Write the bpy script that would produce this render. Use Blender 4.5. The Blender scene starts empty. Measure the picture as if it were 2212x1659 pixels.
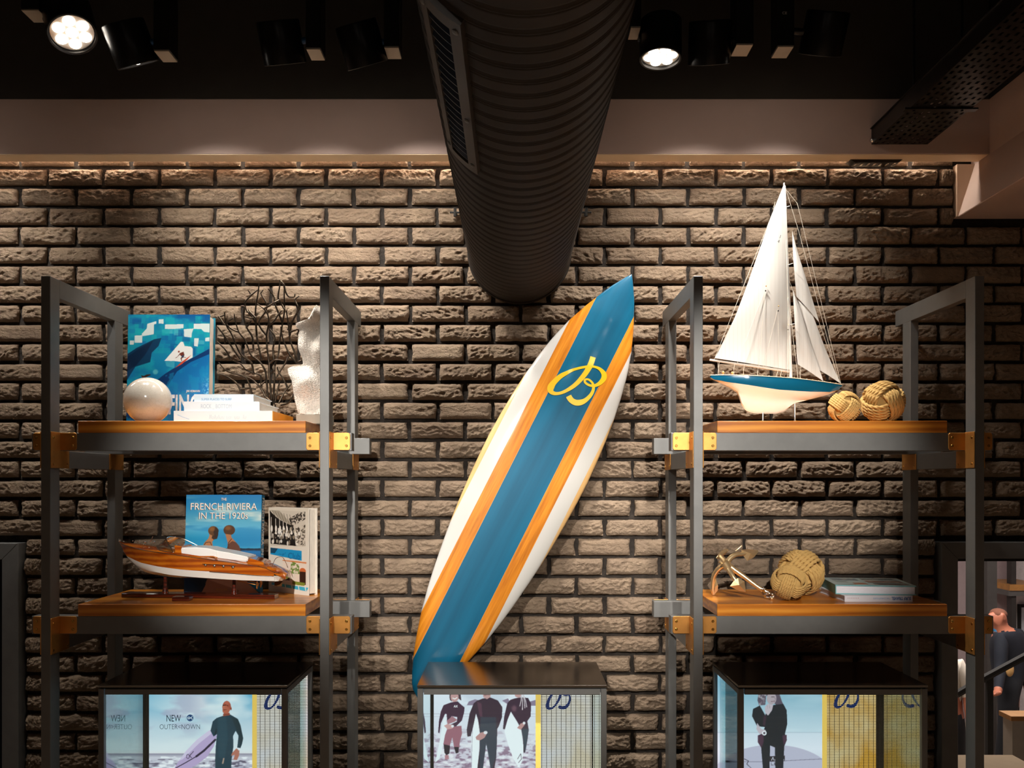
import bpy, bmesh, math, random
import numpy as np
from mathutils import Vector, Matrix, noise as mn

random.seed(7)
rng = np.random.RandomState(11)
SC = bpy.context.scene
COL = SC.collection
PI = math.pi

# ------------------------------------------------------------------ camera
F, CX, CY, EZ = 1920.0, 1110.0, 1042.0, 1.65      # focal length (px), vanishing point (px), eye height (m)
cam_d = bpy.data.cameras.new('camera')
cam_d.sensor_fit = 'HORIZONTAL'
cam_d.sensor_width = 36.0
cam_d.lens = 36.0 * F / 2212.0
cam_d.shift_x = -(CX - 1106.0) / 2212.0
cam_d.shift_y = (CY - 829.5) / 2212.0
cam_d.clip_start = 0.05
cam = bpy.data.objects.new('camera', cam_d)
cam.location = (0, 0, EZ)
cam.rotation_euler = (PI / 2, 0, 0)
COL.objects.link(cam)
SC.camera = cam

# ------------------------------------------------------------------ world, exposure
w = bpy.data.worlds.new('world')
SC.world = w
w.use_nodes = True
w.node_tree.nodes['Background'].inputs[0].default_value = (0.75, 0.85, 1.0, 1)
w.node_tree.nodes['Background'].inputs[1].default_value = 0.05
SC.view_settings.view_transform = 'Standard'
SC.view_settings.look = 'None'
SC.view_settings.gamma = 1.0
SC.view_settings.use_curve_mapping = False
SC.view_settings.exposure = 0.0

# ------------------------------------------------------------------ light levels (the spotlights themselves are built further down)
WARM = (1.0, 0.86, 0.70)
NEUT = (1.0, 0.94, 0.87)
WALL_SPOT = 58.0     # track spotlights aimed at the brick wall
DOWN_SPOT = 60.0      # the two track spotlights that point down
ROOM_SPOT = 900.0     # spotlights on the second track behind the camera
FLOOR_FILL = 330.0     # unseen downlights, added for bounce light off the shop floor
BACK_ROOM = 115.0     # lamp of the room behind the doorway
SLOT_LED = 20.0       # LED line in the slot between the beam and the bricks


def P(px, py, Y):
    return Vector(((px - CX) * Y / F, Y, EZ - (py - CY) * Y / F))


def PX(px, Y):
    return (px - CX) * Y / F


def PZ(py, Y):
    return EZ - (py - CY) * Y / F


def lin(c):
    def f(u):
        return u / 12.92 if u <= 0.04045 else ((u + 0.055) / 1.055) ** 2.4
    if isinstance(c, str):
        c = c.lstrip('#')
        c = [int(c[i:i + 2], 16) / 255 for i in (0, 2, 4)]
    return tuple(f(u) for u in c)


# ------------------------------------------------------------------ materials
MATS = {}


class NT:
    def __init__(self, name):
        self.m = bpy.data.materials.new(name)
        self.m.use_nodes = True
        self.t = self.m.node_tree
        self.b = self.t.nodes['Principled BSDF']

    def n(self, typ, **kw):
        nd = self.t.nodes.new(typ)
        for k, v in kw.items():
            if k.startswith('i_'):
                nd.inputs[int(k[2:]) if k[2:].isdigit() else k[2:]].default_value = v
            else:
                setattr(nd, k, v)
        return nd

    def l(self, a, b):
        self.t.links.new(a, b)

    def math(self, op, a, b=None):
        nd = self.n('ShaderNodeMath', operation=op)
        for i, x in enumerate((a, b)):
            if x is None:
                continue
            if isinstance(x, (int, float)):
                nd.inputs[i].default_value = x
            else:
                self.l(x, nd.inputs[i])
        return nd.outputs[0]

    def mix(self, fac, a, b):
        nd = self.n('ShaderNodeMix', data_type='RGBA')
        for i, x in ((0, fac), (6, a), (7, b)):
            if isinstance(x, (int, float)):
                nd.inputs[i].default_value = x
            elif isinstance(x, tuple):
                nd.inputs[i].default_value = (*x[:3], 1)
            else:
                self.l(x, nd.inputs[i])
        return nd.outputs[2]

    def ramp(self, fac, stops, interp='LINEAR'):
        nd = self.n('ShaderNodeValToRGB')
        nd.color_ramp.interpolation = interp
        el = nd.color_ramp.elements
        el[0].position, el[0].color = stops[0][0], (*stops[0][1], 1)
        el[1].position, el[1].color = stops[1][0], (*stops[1][1], 1)
        for p, c in stops[2:]:
            e = el.new(p)
            e.color = (*c, 1)
        self.l(fac, nd.inputs[0])
        return nd.outputs[0]

    def coord(self, out='Object', scale=(1, 1, 1), rot=(0, 0, 0)):
        tc = self.n('ShaderNodeTexCoord')
        mp = self.n('ShaderNodeMapping')
        mp.inputs['Scale'].default_value = scale
        mp.inputs['Rotation'].default_value = rot
        self.l(tc.outputs[out], mp.inputs[0])
        return mp.outputs[0]

    def noise(self, vec, scale, detail=4, rough=.55):
        nd = self.n('ShaderNodeTexNoise')
        nd.inputs['Scale'].default_value = scale
        nd.inputs['Detail'].default_value = detail
        nd.inputs['Roughness'].default_value = rough
        self.l(vec, nd.inputs['Vector'])
        return nd.outputs[0]

    def bump(self, h, strength=.3, dist=.002):
        nd = self.n('ShaderNodeBump')
        nd.inputs['Strength'].default_value = strength
        nd.inputs['Distance'].default_value = dist
        self.l(h, nd.inputs['Height'])
        self.l(nd.outputs[0], self.b.inputs['Normal'])


def M(name, col, rough=.5, metal=0.0, var=.12, vscale=14., bump=0., bscale=60., bdist=.001, coat=0., spec=.5, emis=0.,
      stretch=(1, 1, 1)):
    if name in MATS:
        return MATS[name]
    t = NT(name)
    c = lin(col) if isinstance(col, str) else col
    b = t.b
    b.inputs['Roughness'].default_value = rough
    b.inputs['Metallic'].default_value = metal
    b.inputs['Coat Weight'].default_value = coat
    b.inputs['Coat Roughness'].default_value = .06
    b.inputs['Specular IOR Level'].default_value = spec
    co = t.coord(scale=stretch)
    nz = t.noise(co, vscale)
    lo = tuple(x * (1 - var) for x in c)
    hi = tuple(min(1, x * (1 + var)) for x in c)
    base = t.ramp(nz, [(.3, lo), (.7, hi)])
    t.l(base, b.inputs['Base Color'])
    if bump:
        t.bump(t.noise(co, bscale, 6, .6), bump, bdist)
    if emis:
        b.inputs['Emission Color'].default_value = (*c, 1)
        b.inputs['Emission Strength'].default_value = emis
    MATS[name] = t.m
    return t.m


def M_vcol(name, rough=.5, emis=0., coat=0.):
    t = NT(name)
    a = t.n('ShaderNodeVertexColor', layer_name='Col')
    t.b.inputs['Roughness'].default_value = rough
    t.b.inputs['Coat Weight'].default_value = coat
    if emis:
        t.b.inputs['Base Color'].default_value = (.01, .01, .01, 1)
        t.l(a.outputs[0], t.b.inputs['Emission Color'])
        t.b.inputs['Emission Strength'].default_value = emis
    else:
        t.l(a.outputs[0], t.b.inputs['Base Color'])
    MATS[name] = t.m
    return t.m


def M_brick():
    t = NT('brick')
    oi = t.n('ShaderNodeObjectInfo')
    co = t.coord()
    off = t.n('ShaderNodeVectorMath', operation='ADD')
    t.l(co, off.inputs[0])
    t.l(oi.outputs['Location'], off.inputs[1])
    n1 = t.noise(off.outputs[0], 11, 5)
    n2 = t.noise(off.outputs[0], 70, 5, .65)
    c1 = t.ramp(n1, [(.3, lin('#806c5a')), (.7, lin('#b0997f'))])
    c2 = t.ramp(oi.outputs['Random'], [(0, lin('#87725f')), (1, lin('#ac9882'))])
    m = t.mix(.45, c1, c2)
    m2 = t.mix(t.math('MULTIPLY', n2, .5), m, lin('#625448'))
    t.l(m2, t.b.inputs['Base Color'])
    t.b.inputs['Roughness'].default_value = .9
    t.b.inputs['Specular IOR Level'].default_value = .25
    n3 = t.noise(off.outputs[0], 120, 8, .7)
    st = t.n('ShaderNodeMapping')
    st.inputs['Scale'].default_value = (1, 1, 2.2)
    st.inputs['Rotation'].default_value = (0, .35, 0)
    t.l(off.outputs[0], st.inputs[0])
    n4 = t.noise(st.outputs[0], 48, 5, .6)
    t.bump(t.math('ADD', n3, t.math('MULTIPLY', t.math('ABSOLUTE', t.math('SUBTRACT', n4, .5)), 2.2)), .9, .009)
    MATS['brick'] = t.m
    return t.m


def M_wood(name, dark, mid, light, axis='x', scale=1., rough=.35, coat=.3):
    t = NT(name)
    s = {'x': (1.2, 14, 14), 'y': (14, 1.2, 14), 'z': (14, 14, 1.2)}[axis]
    co = t.coord(scale=tuple(v * scale for v in s))
    n1 = t.noise(co, 2.2, 6, .6)
    wv = t.n('ShaderNodeTexWave', wave_type='BANDS', bands_direction='Z' if axis != 'z' else 'X')
    wv.inputs['Scale'].default_value = .9
    wv.inputs['Distortion'].default_value = 5.
    wv.inputs['Detail'].default_value = 3.
    t.l(co, wv.inputs['Vector'])
    f = t.math('ADD', t.math('MULTIPLY', n1, .7), t.math('MULTIPLY', wv.outputs[1], .3))
    t.l(t.ramp(f, [(.25, lin(dark)), (.5, lin(mid)), (.8, lin(light))]), t.b.inputs['Base Color'])
    t.b.inputs['Roughness'].default_value = rough
    t.b.inputs['Coat Weight'].default_value = coat
    t.b.inputs['Coat Roughness'].default_value = .12
    MATS[name] = t.m
    return t.m


def M_surfboard():
    """stripes painted along the board: uv.x = distance from the stringer in metres"""
    t = NT('surfboard paint')
    uv = t.n('ShaderNodeUVMap', uv_map='board')
    sp = t.n('ShaderNodeSeparateXYZ')
    t.l(uv.outputs[0], sp.inputs[0])
    a = t.math('ABSOLUTE', sp.outputs[0])
    mp = t.n('ShaderNodeMapping')
    mp.inputs['Scale'].default_value = (60, 3.0, 1)
    t.l(uv.outputs[0], mp.inputs[0])
    g = t.noise(mp.outputs[0], 1.0, 6, .62)
    wood = t.ramp(g, [(.25, lin('#8f4c0c')), (.5, lin('#c27618')), (.75, lin('#dd9430'))])
    pale = t.ramp(g, [(.25, lin('#c79a5e')), (.7, lin('#dcb780'))])
    blue = t.ramp(t.noise(mp.outputs[0], .25, 3), [(.3, lin('#00445f')), (.7, lin('#005f80'))])

    def lt(v):
        return t.math('LESS_THAN', a, v)
    c = t.mix(lt(.1895), pale, lin('#bdbbb6'))
    c = t.mix(lt(.1330), c, wood)
    c = t.mix(lt(.0815), c, lin('#c98b52'))
    c = t.mix(lt(.0805), c, blue)
    t.l(c, t.b.inputs['Base Color'])
    t.b.inputs['Roughness'].default_value = .45
    t.b.inputs['Specular IOR Level'].default_value = .25
    t.b.inputs['Coat Weight'].default_value = .7
    t.b.inputs['Coat Roughness'].default_value = .09
    co = t.coord()
    t.bump(t.noise(co, 35, 3), .05, .002)
    MATS['surfboard'] = t.m
    return t.m


def M_lattice(name, c1, c2):
    """backlit panel of small slats: dark joints every 17.7 mm across and 5.7 mm up"""
    t = NT(name)
    tc = t.n('ShaderNodeTexCoord')
    sp = t.n('ShaderNodeSeparateXYZ')
    t.l(tc.outputs['Object'], sp.inputs[0])
    fx = t.math('FRACT', t.math('DIVIDE', t.math('ADD', sp.outputs[0], 10.), .0177))
    fz = t.math('FRACT', t.math('DIVIDE', t.math('ADD', sp.outputs[2], 10.), .0057))
    ln = t.math('MAXIMUM', t.math('LESS_THAN', fx, .1), t.math('LESS_THAN', fz, .32))
    nz = t.noise(t.coord(scale=(1, 1, 1)), 7., 2)
    body = t.ramp(nz, [(.38, lin(c1)), (.62, lin(c2))])
    c = t.mix(ln, body, lin('#1d130c'))
    t.l(c, t.b.inputs['Emission Color'])
    t.b.inputs['Emission Strength'].default_value = 1.0
    t.b.inputs['Base Color'].default_value = (.02, .02, .02, 1)
    t.b.inputs['Roughness'].default_value = .5
    MATS[name] = t.m
    return t.m


def M_glass(name, refl, tint=(.9, .97, .97)):
    t = NT(name)
    tr = t.n('ShaderNodeBsdfTransparent')
    tr.inputs[0].default_value = (*tint, 1)
    gl = t.n('ShaderNodeBsdfGlossy')
    gl.inputs['Roughness'].default_value = .01
    gl.inputs['Color'].default_value = (.92, 1, 1, 1)
    fr = t.n('ShaderNodeFresnel')
    fr.inputs[0].default_value = 1.52
    f = t.math('MINIMUM', t.math('MULTIPLY', fr.outputs[0], refl), .9)
    mx = t.n('ShaderNodeMixShader')
    t.l(f, mx.inputs[0])
    t.l(tr.outputs[0], mx.inputs[1])
    t.l(gl.outputs[0], mx.inputs[2])
    t.l(mx.outputs[0], t.t.nodes['Material Output'].inputs[0])
    MATS[name] = t.m
    return t.m


BRICK = M_brick()
MORTAR = M('mortar', '#2f2a26', .95, var=.3, vscale=30, bump=.9, bscale=90, bdist=.006, spec=.2)
METAL = M('dark anodised metal', '#6a6a68', .45, .35, var=.06, vscale=20, bump=.04, bscale=500, bdist=.0004)
STEELTOP = M('brushed dark steel', '#7d776f', .2, 1., var=.05, vscale=8, bump=.05, bscale=300, bdist=.0003, stretch=(1, 6, 6))
BRASS = M('brass', '#c98f4a', .42, .8, var=.16, vscale=18, bump=.05, bscale=60, bdist=.0005)
SCREW = M('brass screw', '#c99c50', .25, 1., var=.05)
BLACK = M('matte black', '#171512', .8, var=.1)
BLACKGLOSS = M('satin black', '#151413', .32, .2, var=.1, vscale=40)
CEILBLK = M('ceiling black', '#332f29', .9, var=.08)
DUCT = M('painted black duct', '#2a241f', .6, .0, var=.25, vscale=5, bump=.05, bscale=50, bdist=.001, spec=.15)
PLASTER = M('beige plaster', '#c6aea4', .9, var=.05, vscale=4, bump=.05, bscale=200, bdist=.0008)
PLASTERW = M('cream plaster', '#cdb7a0', .85, var=.04, vscale=4, bump=.05, bscale=200, bdist=.0008)
SHELFWOOD = M_wood('oiled shelf wood', '#96500f', '#c0741d', '#dc9636', 'x')
CHROME = M('polished chrome', '#e8e6e2', .2, 1., var=.02)
GOLD = M('polished pale gold', '#f0d2a0', .28, .85, var=.04)
WHITE = M('white gloss', '#ece9e4', .3, var=.02, coat=.4)
PAPER = M('page paper', '#ddd6cb', .85, var=.1, vscale=60, stretch=(1, 1, 18))
PAPERV = M('page paper upright', '#d9d0c2', .85, var=.14, vscale=50, stretch=(18, 18, 1))
GLASS = M_glass('case glass', 1.0)
GLASSEDGE = M('green glass edge', '#12343a', .15, var=.1)
GLASSR = M_glass('reflective side glass', 2.6)

# ------------------------------------------------------------------ mesh helpers
LOC = {}


class MB:
    def __init__(self):
        self.v, self.f, self.mi = [], [], []

    def add(self, vs, fs, mi=0):
        o = len(self.v)
        self.v += [tuple(p) for p in vs]
        self.f += [tuple(i + o for i in f) for f in fs]
        self.mi += [mi] * len(fs)
        return self

    def box(self, x0, x1, y0, y1, z0, z1, mi=0):
        return self.add([(x, y, z) for z in (z0, z1) for y in (y0, y1) for x in (x0, x1)],
                        [(0, 2, 3, 1), (4, 5, 7, 6), (0, 1, 5, 4), (2, 6, 7, 3), (0, 4, 6, 2), (1, 3, 7, 5)], mi)

    def prism(self, pts, a, b, axis='y', mi=0):
        """polygon in the plane normal to axis, extruded from a to b"""
        def mk(p, t):
            return {'y': (p[0], t, p[1]), 'x': (t, p[0], p[1]), 'z': (p[0], p[1], t)}[axis]
        n = len(pts)
        vs = [mk(p, a) for p in pts] + [mk(p, b) for p in pts]
        fs = [tuple(range(n)), tuple(range(2 * n - 1, n - 1, -1))]
        fs += [(i, i + n, (i + 1) % n + n, (i + 1) % n) for i in range(n)]
        return self.add(vs, fs, mi)

    def tube(self, path, r, n=8, closed=False, mi=0, lobes=0, twist=0., flat=1.):
        path = [Vector(p) for p in path]
        k = len(path)
        rs = r if isinstance(r, (list, tuple)) else [r] * k
        vs, fs = [], []
        up = None
        dist = 0.
        for i, p in enumerate(path):
            a = path[(i - 1) % k] if (closed or i > 0) else p
            b = path[(i + 1) % k] if (closed or i < k - 1) else p
            d = (b - a)
            if d.length < 1e-9:
                d = Vector((0, 0, 1))
            d.normalize()
            if up is None:
                up = d.orthogonal().normalized()
            up = (up - d * up.dot(d))
            if up.length < 1e-6:
                up = d.orthogonal()
            up.normalize()
            sd = d.cross(up)
            if i:
                dist += (p - path[i - 1]).length
            for j in range(n):
                t = 2 * PI * j / n
                rr = rs[i]
                if lobes:
                    th_ = ((t - twist * dist) % (2 * PI / lobes)) - PI / lobes
                    rr *= .50 * math.cos(th_) + math.sqrt(.2916 - .25 * math.sin(th_) ** 2)
                vs.append(p + (up * math.cos(t) + sd * math.sin(t) * flat) * rr)
        m = k if closed else k - 1
        for i in range(m):
            for j in range(n):
                i2 = (i + 1) % k
                fs.append((i * n + j, i * n + (j + 1) % n, i2 * n + (j + 1) % n, i2 * n + j))
        if not closed:
            fs.append(tuple(range(n - 1, -1, -1)))
            fs.append(tuple(range((k - 1) * n, k * n)))
        return self.add(vs, fs, mi)

    def lathe(self, prof, c, d=(0, 0, 1), n=24, mi=0, caps=True):
        """profile [(radius, height along d)]"""
        d = Vector(d).normalized()
        u = d.orthogonal().normalized()
        s = d.cross(u)
        c = Vector(c)
        vs, fs = [], []
        for r, h in prof:
            for j in range(n):
                t = 2 * PI * j / n
                vs.append(c + d * h + (u * math.cos(t) + s * math.sin(t)) * r)
        for i in range(len(prof) - 1):
            for j in range(n):
                fs.append((i * n + j, i * n + (j + 1) % n, (i + 1) * n + (j + 1) % n, (i + 1) * n + j))
        if caps:
            fs.append(tuple(range(n - 1, -1, -1)))
            fs.append(tuple(range((len(prof) - 1) * n, len(prof) * n)))
        return self.add(vs, fs, mi)

    def ball(self, c, r, nu=16, nv=10, sc=(1, 1, 1), mi=0):
        c = Vector(c)
        vs = [c + Vector((0, 0, -r * sc[2]))]
        for i in range(1, nv):
            ph = -PI / 2 + PI * i / nv
            for j in range(nu):
                t = 2 * PI * j / nu
                vs.append(c + Vector((r * sc[0] * math.cos(ph) * math.cos(t), r * sc[1] * math.cos(ph) * math.sin(t), r * sc[2] * math.sin(ph))))
        vs.append(c + Vector((0, 0, r * sc[2])))
        fs = [(0, 1 + (j + 1) % nu, 1 + j) for j in range(nu)]
        for i in range(nv - 2):
            for j in range(nu):
                a = 1 + i * nu
                fs.append((a + j, a + (j + 1) % nu, a + nu + (j + 1) % nu, a + nu + j))
        a = 1 + (nv - 2) * nu
        fs += [(a + j, a + (j + 1) % nu, len(vs) - 1) for j in range(nu)]
        return self.add(vs, fs, mi)

    def grid(self, rows, mi=0, closed=False, flip=False):
        """rows: list of equally long lists of points"""
        n = len(rows[0])
        vs = [p for r in rows for p in r]
        fs = []
        for i in range(len(rows) - 1):
            for j in range(n if closed else n - 1):
                j2 = (j + 1) % n
                q = (i * n + j, i * n + j2, (i + 1) * n + j2, (i + 1) * n + j)
                fs.append(q[::-1] if flip else q)
        return self.add(vs, fs, mi)

    def xf(self, mat):
        self.v = [tuple(mat @ Vector(p)) for p in self.v]
        return self

    def build(self, name, mats, parent=None, smooth=None, bevel=0., seg=1, fixn=True):
        me = bpy.data.meshes.new(name)
        off = LOC.get(parent, Vector((0, 0, 0))) if parent else Vector((0, 0, 0))
        me.from_pydata([(p[0] - off[0], p[1] - off[1], p[2] - off[2]) for p in self.v], [], self.f)
        mats = mats if isinstance(mats, (list, tuple)) else [mats]
        for m in mats:
            me.materials.append(m)
        if any(self.mi):
            me.polygons.foreach_set('material_index', self.mi)
        if bevel or fixn:
            bm = bmesh.new()
            bm.from_mesh(me)
            if fixn:
                bmesh.ops.recalc_face_normals(bm, faces=bm.faces)
            if bevel:
                es = [e for e in bm.edges if len(e.link_faces) == 2 and e.calc_face_angle(0) > .6]
                bmesh.ops.bevel(bm, geom=es, offset=bevel, segments=seg, affect='EDGES', clamp_overlap=True)
            bm.to_mesh(me)
            bm.free()
        if smooth is not None:
            me.polygons.foreach_set('use_smooth', [True] * len(me.polygons))
            if smooth < 180:
                me.set_sharp_from_angle(angle=math.radians(smooth))
        me.update()
        o = bpy.data.objects.new(name, me)
        COL.objects.link(o)
        if parent:
            o.parent = parent
        LOC[o] = off.copy() if parent else Vector((0, 0, 0))
        return o


def tag(o, label, cat=None, group=None, kind=None):
    if label:
        o['label'] = label
    if cat:
        o['category'] = cat
    if group:
        o['group'] = group
    if kind:
        o['kind'] = kind
    return o


def thing(name, label, cat, loc, group=None, kind=None):
    o = bpy.data.objects.new(name, None)
    o.empty_display_size = .05
    o.location = loc
    COL.objects.link(o)
    LOC[o] = Vector(loc)
    return tag(o, label, cat, group, kind)


def text_mb(s, x0, x1, z0, z1, mapper, bold=0., shear=0., flip=False):
    """lettering fitted to the box (x0..x1, z0..z1); mapper(x, z) gives the world point"""
    cu = bpy.data.curves.new('txt', 'FONT')
    cu.body = s
    cu.size = 1.
    cu.offset = bold
    cu.shear = shear
    cu.resolution_u = 4
    ob = bpy.data.objects.new('txt', cu)
    COL.objects.link(ob)
    bpy.context.view_layer.update()
    me = bpy.data.meshes.new_from_object(ob.evaluated_get(bpy.context.evaluated_depsgraph_get()))
    vs = [v.co.copy() for v in me.vertices]
    fs = [tuple(p.vertices) for p in me.polygons]
    bpy.data.objects.remove(ob)
    bpy.data.meshes.remove(me)
    mb = MB()
    if not vs:
        return mb
    ax, bx = min(v.x for v in vs), max(v.x for v in vs)
    ay, by = min(v.y for v in vs), max(v.y for v in vs)
    out = []
    for v in vs:
        a, b = (v.x - ax) / (bx - ax), (v.y - ay) / max(by - ay, 1e-6)
        if flip:
            a, b = 1 - a, 1 - b
        out.append(mapper(x0 + (x1 - x0) * a, z0 + (z1 - z0) * b))
    return mb.add(out, fs)


# ------------------------------------------------------------------ small painter for printed pictures (flat print only)
def vnoise(h, w, cell, seed, aspect=1.):
    r = np.random.RandomState(seed)
    gh, gw = int(h / cell) + 3, int(w / (cell * aspect)) + 3
    g = r.rand(gh, gw)
    y = np.arange(h) / cell
    x = np.arange(w) / (cell * aspect)
    yi, xi = y.astype(int), x.astype(int)
    fy, fx = y - yi, x - xi
    fy, fx = fy * fy * (3 - 2 * fy), fx * fx * (3 - 2 * fx)
    a = g[yi][:, xi] * (1 - fx) + g[yi][:, xi + 1] * fx
    b = g[yi + 1][:, xi] * (1 - fx) + g[yi + 1][:, xi + 1] * fx
    return a * (1 - fy)[:, None] + b * fy[:, None]


def fbm(h, w, cell, seed, aspect=1., octv=4):
    s, a, t = 0, 1., 0.
    for i in range(octv):
        s = s + a * vnoise(h, w, max(cell / 2 ** i, 1.01), seed + i, aspect)
        t += a
        a *= .55
    return s / t


def rgb(c):
    c = c.lstrip('#')
    return np.array([int(c[i:i + 2], 16) / 255 for i in (0, 2, 4)])


class Canvas:
    """picture in picture coordinates x0..x1, y0..y1 (y down), n samples per unit"""

    def __init__(self, x0, y0, x1, y1, n=1., ss=2):
        self.x0, self.y0, self.x1, self.y1 = x0, y0, x1, y1
        self.w = int(round((x1 - x0) * n)) + 1
        self.h = int(round((y1 - y0) * n)) + 1
        self.ss = ss
        self.W, self.H = self.w * ss, self.h * ss
        self.im = np.zeros((self.H, self.W, 3))
        self.X = np.linspace(x0, x1, self.W)[None, :].repeat(self.H, 0)
        self.Y = np.linspace(y0, y1, self.H)[:, None].repeat(self.W, 1)

    def blend(self, m, c):
        c = rgb(c) if isinstance(c, str) else c
        m = m[..., None]
        self.im = self.im * (1 - m) + c * m
        return self

    def grad(self, stops):
        ys = [s[0] for s in stops]
        cs = np.array([rgb(s[1]) for s in stops])
        for k in range(3):
            self.im[..., k] = np.interp(self.Y, ys, cs[:, k])
        return self

    def inside(self, pts):
        m = np.zeros((self.H, self.W), bool)
        n = len(pts)
        for i in range(n):
            (xa, ya), (xb, yb) = pts[i], pts[(i + 1) % n]
            if ya == yb:
                continue
            c = ((ya > self.Y) != (yb > self.Y)) & (self.X < (xb - xa) * (self.Y - ya) / (yb - ya) + xa)
            m ^= c
        return m.astype(float)

    def poly(self, pts, c, a=1., tex=None):
        m = self.inside(pts) * a
        if tex is not None:
            m = m * tex
        return self.blend(m, c)

    def ell(self, cx, cy, rx, ry, c, a=1., soft=0.):
        d = np.sqrt(((self.X - cx) / rx) ** 2 + ((self.Y - cy) / ry) ** 2)
        m = (d < 1).astype(float) if not soft else np.clip((1 + soft - d) / (2 * soft), 0, 1)
        return self.blend(m * a, c)

    def line(self, pts, wd, c, a=1.):
        best = np.full((self.H, self.W), 1e9)
        for (xa, ya), (xb, yb) in zip(pts[:-1], pts[1:]):
            dx, dy = xb - xa, yb - ya
            t = np.clip(((self.X - xa) * dx + (self.Y - ya) * dy) / max(dx * dx + dy * dy, 1e-9), 0, 1)
            best = np.minimum(best, np.hypot(self.X - xa - t * dx, self.Y - ya - t * dy))
        return self.blend((best < wd / 2).astype(float) * a, c)

    def noise(self, cell, seed, aspect=1., octv=4):
        return fbm(self.H, self.W, cell * self.W / (self.x1 - self.x0), seed, aspect, octv)

    def result(self):
        s = self.ss
        im = self.im.reshape(self.h, s, self.w, s, 3).mean((1, 3)).clip(0, 1)
        return np.where(im <= .04045, im / 12.92, ((im + .055) / 1.055) ** 2.4)

    def mesh(self, name, mapper, mat, parent):
        """flat sheet with the picture as vertex colours; mapper(x, y) gives the world point"""
        im = self.result()
        xs = np.linspace(self.x0, self.x1, self.w)
        ys = np.linspace(self.y0, self.y1, self.h)
        mb = MB()
        mb.grid([[mapper(x, y) for x in xs] for y in ys], flip=True)
        o = mb.build(name, mat, parent, fixn=False)
        at = o.data.color_attributes.new('Col', 'FLOAT_COLOR', 'POINT')
        col = np.ones((self.h * self.w, 4), np.float32)
        col[:, :3] = im.reshape(-1, 3)
        at.data.foreach_set('color', col.ravel())
        return o


PRINT = M_vcol('printed cover', .35, coat=.3)
PRINTM = M_vcol('printed page', .6)
POSTER = M_vcol('backlit print', .4, emis=1.05)

# ================================================================== THE SETTING
YW = 3.49                       # plane of the brick faces
SOF = 2.895                     # underside of the beam
KW = YW / F
BPROUD = .028                   # bricks stand this far in front of the mortar


def struct(name, mb, mat, label=None, parent=None, **kw):
    o = mb.build(name, mat, parent, **kw)
    if not parent:
        tag(o, label, None, None, 'structure')
    return o


struct('floor', MB().box(-3.4, 3.4, -2.6, 3.63, -.1, 0), M_wood('oak floor', '#85705c', '#9c8773', '#ad9985', 'x', .5, .45, .1), 'pale oak shop floor')
struct('ceiling', MB().box(-3.4, 3.4, -2.6, 3.75, 3.6, 3.7), CEILBLK, 'black painted ceiling')
struct('wall_left', MB().box(-3.5, -3.4, -2.6, 3.75, -.1, 3.7), M('side wall', '#8d8076', .9), 'shop side wall')
struct('wall_right', MB().box(3.4, 3.5, -2.6, 3.5, -.1, 3.7), MATS['side wall'], 'opposite shop side wall')
struct('wall_front', MB().box(-3.5, 3.5, -2.7, -2.6, -.1, 3.7), MATS['side wall'], 'shop wall behind the viewer')

OPEN_L, OPEN_R = PX(50, YW), PX(2025, YW)        # outer edges of the two door frames
OPEN_ZL, OPEN_ZR = PZ(1172, YW), PZ(1170, YW)
wall = MB()
wall.box(OPEN_L + .01, OPEN_R - .01, YW + BPROUD, 3.63, 0, OPEN_ZL - .01)
wall.box(-3.4, 3.4, YW + BPROUD, 3.63, OPEN_ZL - .01, 3.6)
wall = struct('wall_back', wall, MORTAR, 'rough dark brick wall behind the shelves')

# ---- bricks: relief meshes, a few variants, each brick an object of its own
BL, BH = 112.5 * KW, 35.0 * KW



def brick_mesh(seed):
    r = random.Random(seed)
    nx, nz = 60, 20
    o = Vector((r.uniform(-90, 90), r.uniform(-90, 90), r.uniform(-90, 90)))
    ang = r.uniform(-.5, .5)
    ca, sa = math.cos(ang), math.sin(ang)
    rough = r.uniform(.75, 1.35) if r.random() > .25 else r.uniform(.3, .6)
    tilt = r.uniform(-.05, .05)
    mb = MB()
    rows = []
    for j in range(nz + 1):
        row = []
        for i in range(nx + 1):
            u, v = i / nx, j / nz
            x, z = (u - .5) * BL, (v - .5) * BH
            # irregular outline
            e = 1 + .05 * mn.noise(Vector((x * 25, z * 25, seed))) + .02 * mn.noise(Vector((x * 80, z * 80, seed)))
            du = min(u, 1 - u) * BL
            dv = min(v, 1 - v) * BH
            rad = .0175
            cx, cz = max(0, rad - du), max(0, rad - dv)
            rim = min(1., math.hypot(cx, cz) / rad)
            xr, zr = (x * ca - z * sa), (x * sa + z * ca)
            q = Vector((xr * 66, zr * 130, 0)) + o
            h = mn.ridged_multi_fractal(q * .55, .9, 2.1, 3, 1.0, 2.0) * .0052
            h += mn.fractal(q * .9, .8, 2.2, 2) * .0048
            h += mn.noise(Vector((x * 14, z * 20, seed * 3.1)) + o) * .0075
            y = .006 - h * rough * (1 - .6 * rim) + tilt * z + .015 * (1 - math.sqrt(max(0, 1 - rim * rim)))
            row.append((x * e, y, z * e))
        rows.append(row)
    mb.grid(rows)
    # sides back into the mortar
    loop = rows[0] + [rw[-1] for rw in rows[1:]] + rows[-1][-2::-1] + [rw[0] for rw in rows[-2:0:-1]]
    mb.grid([loop, [(p[0], .035, p[2]) for p in loop]], closed=True, flip=True)
    o = mb.build('brick', BRICK, None, smooth=180, fixn=False)
    me = o.data
    bpy.data.objects.remove(o)
    LOC.pop(o, None)
    return me


BRICKS = [brick_mesh(100 + i) for i in range(22)]

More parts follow.
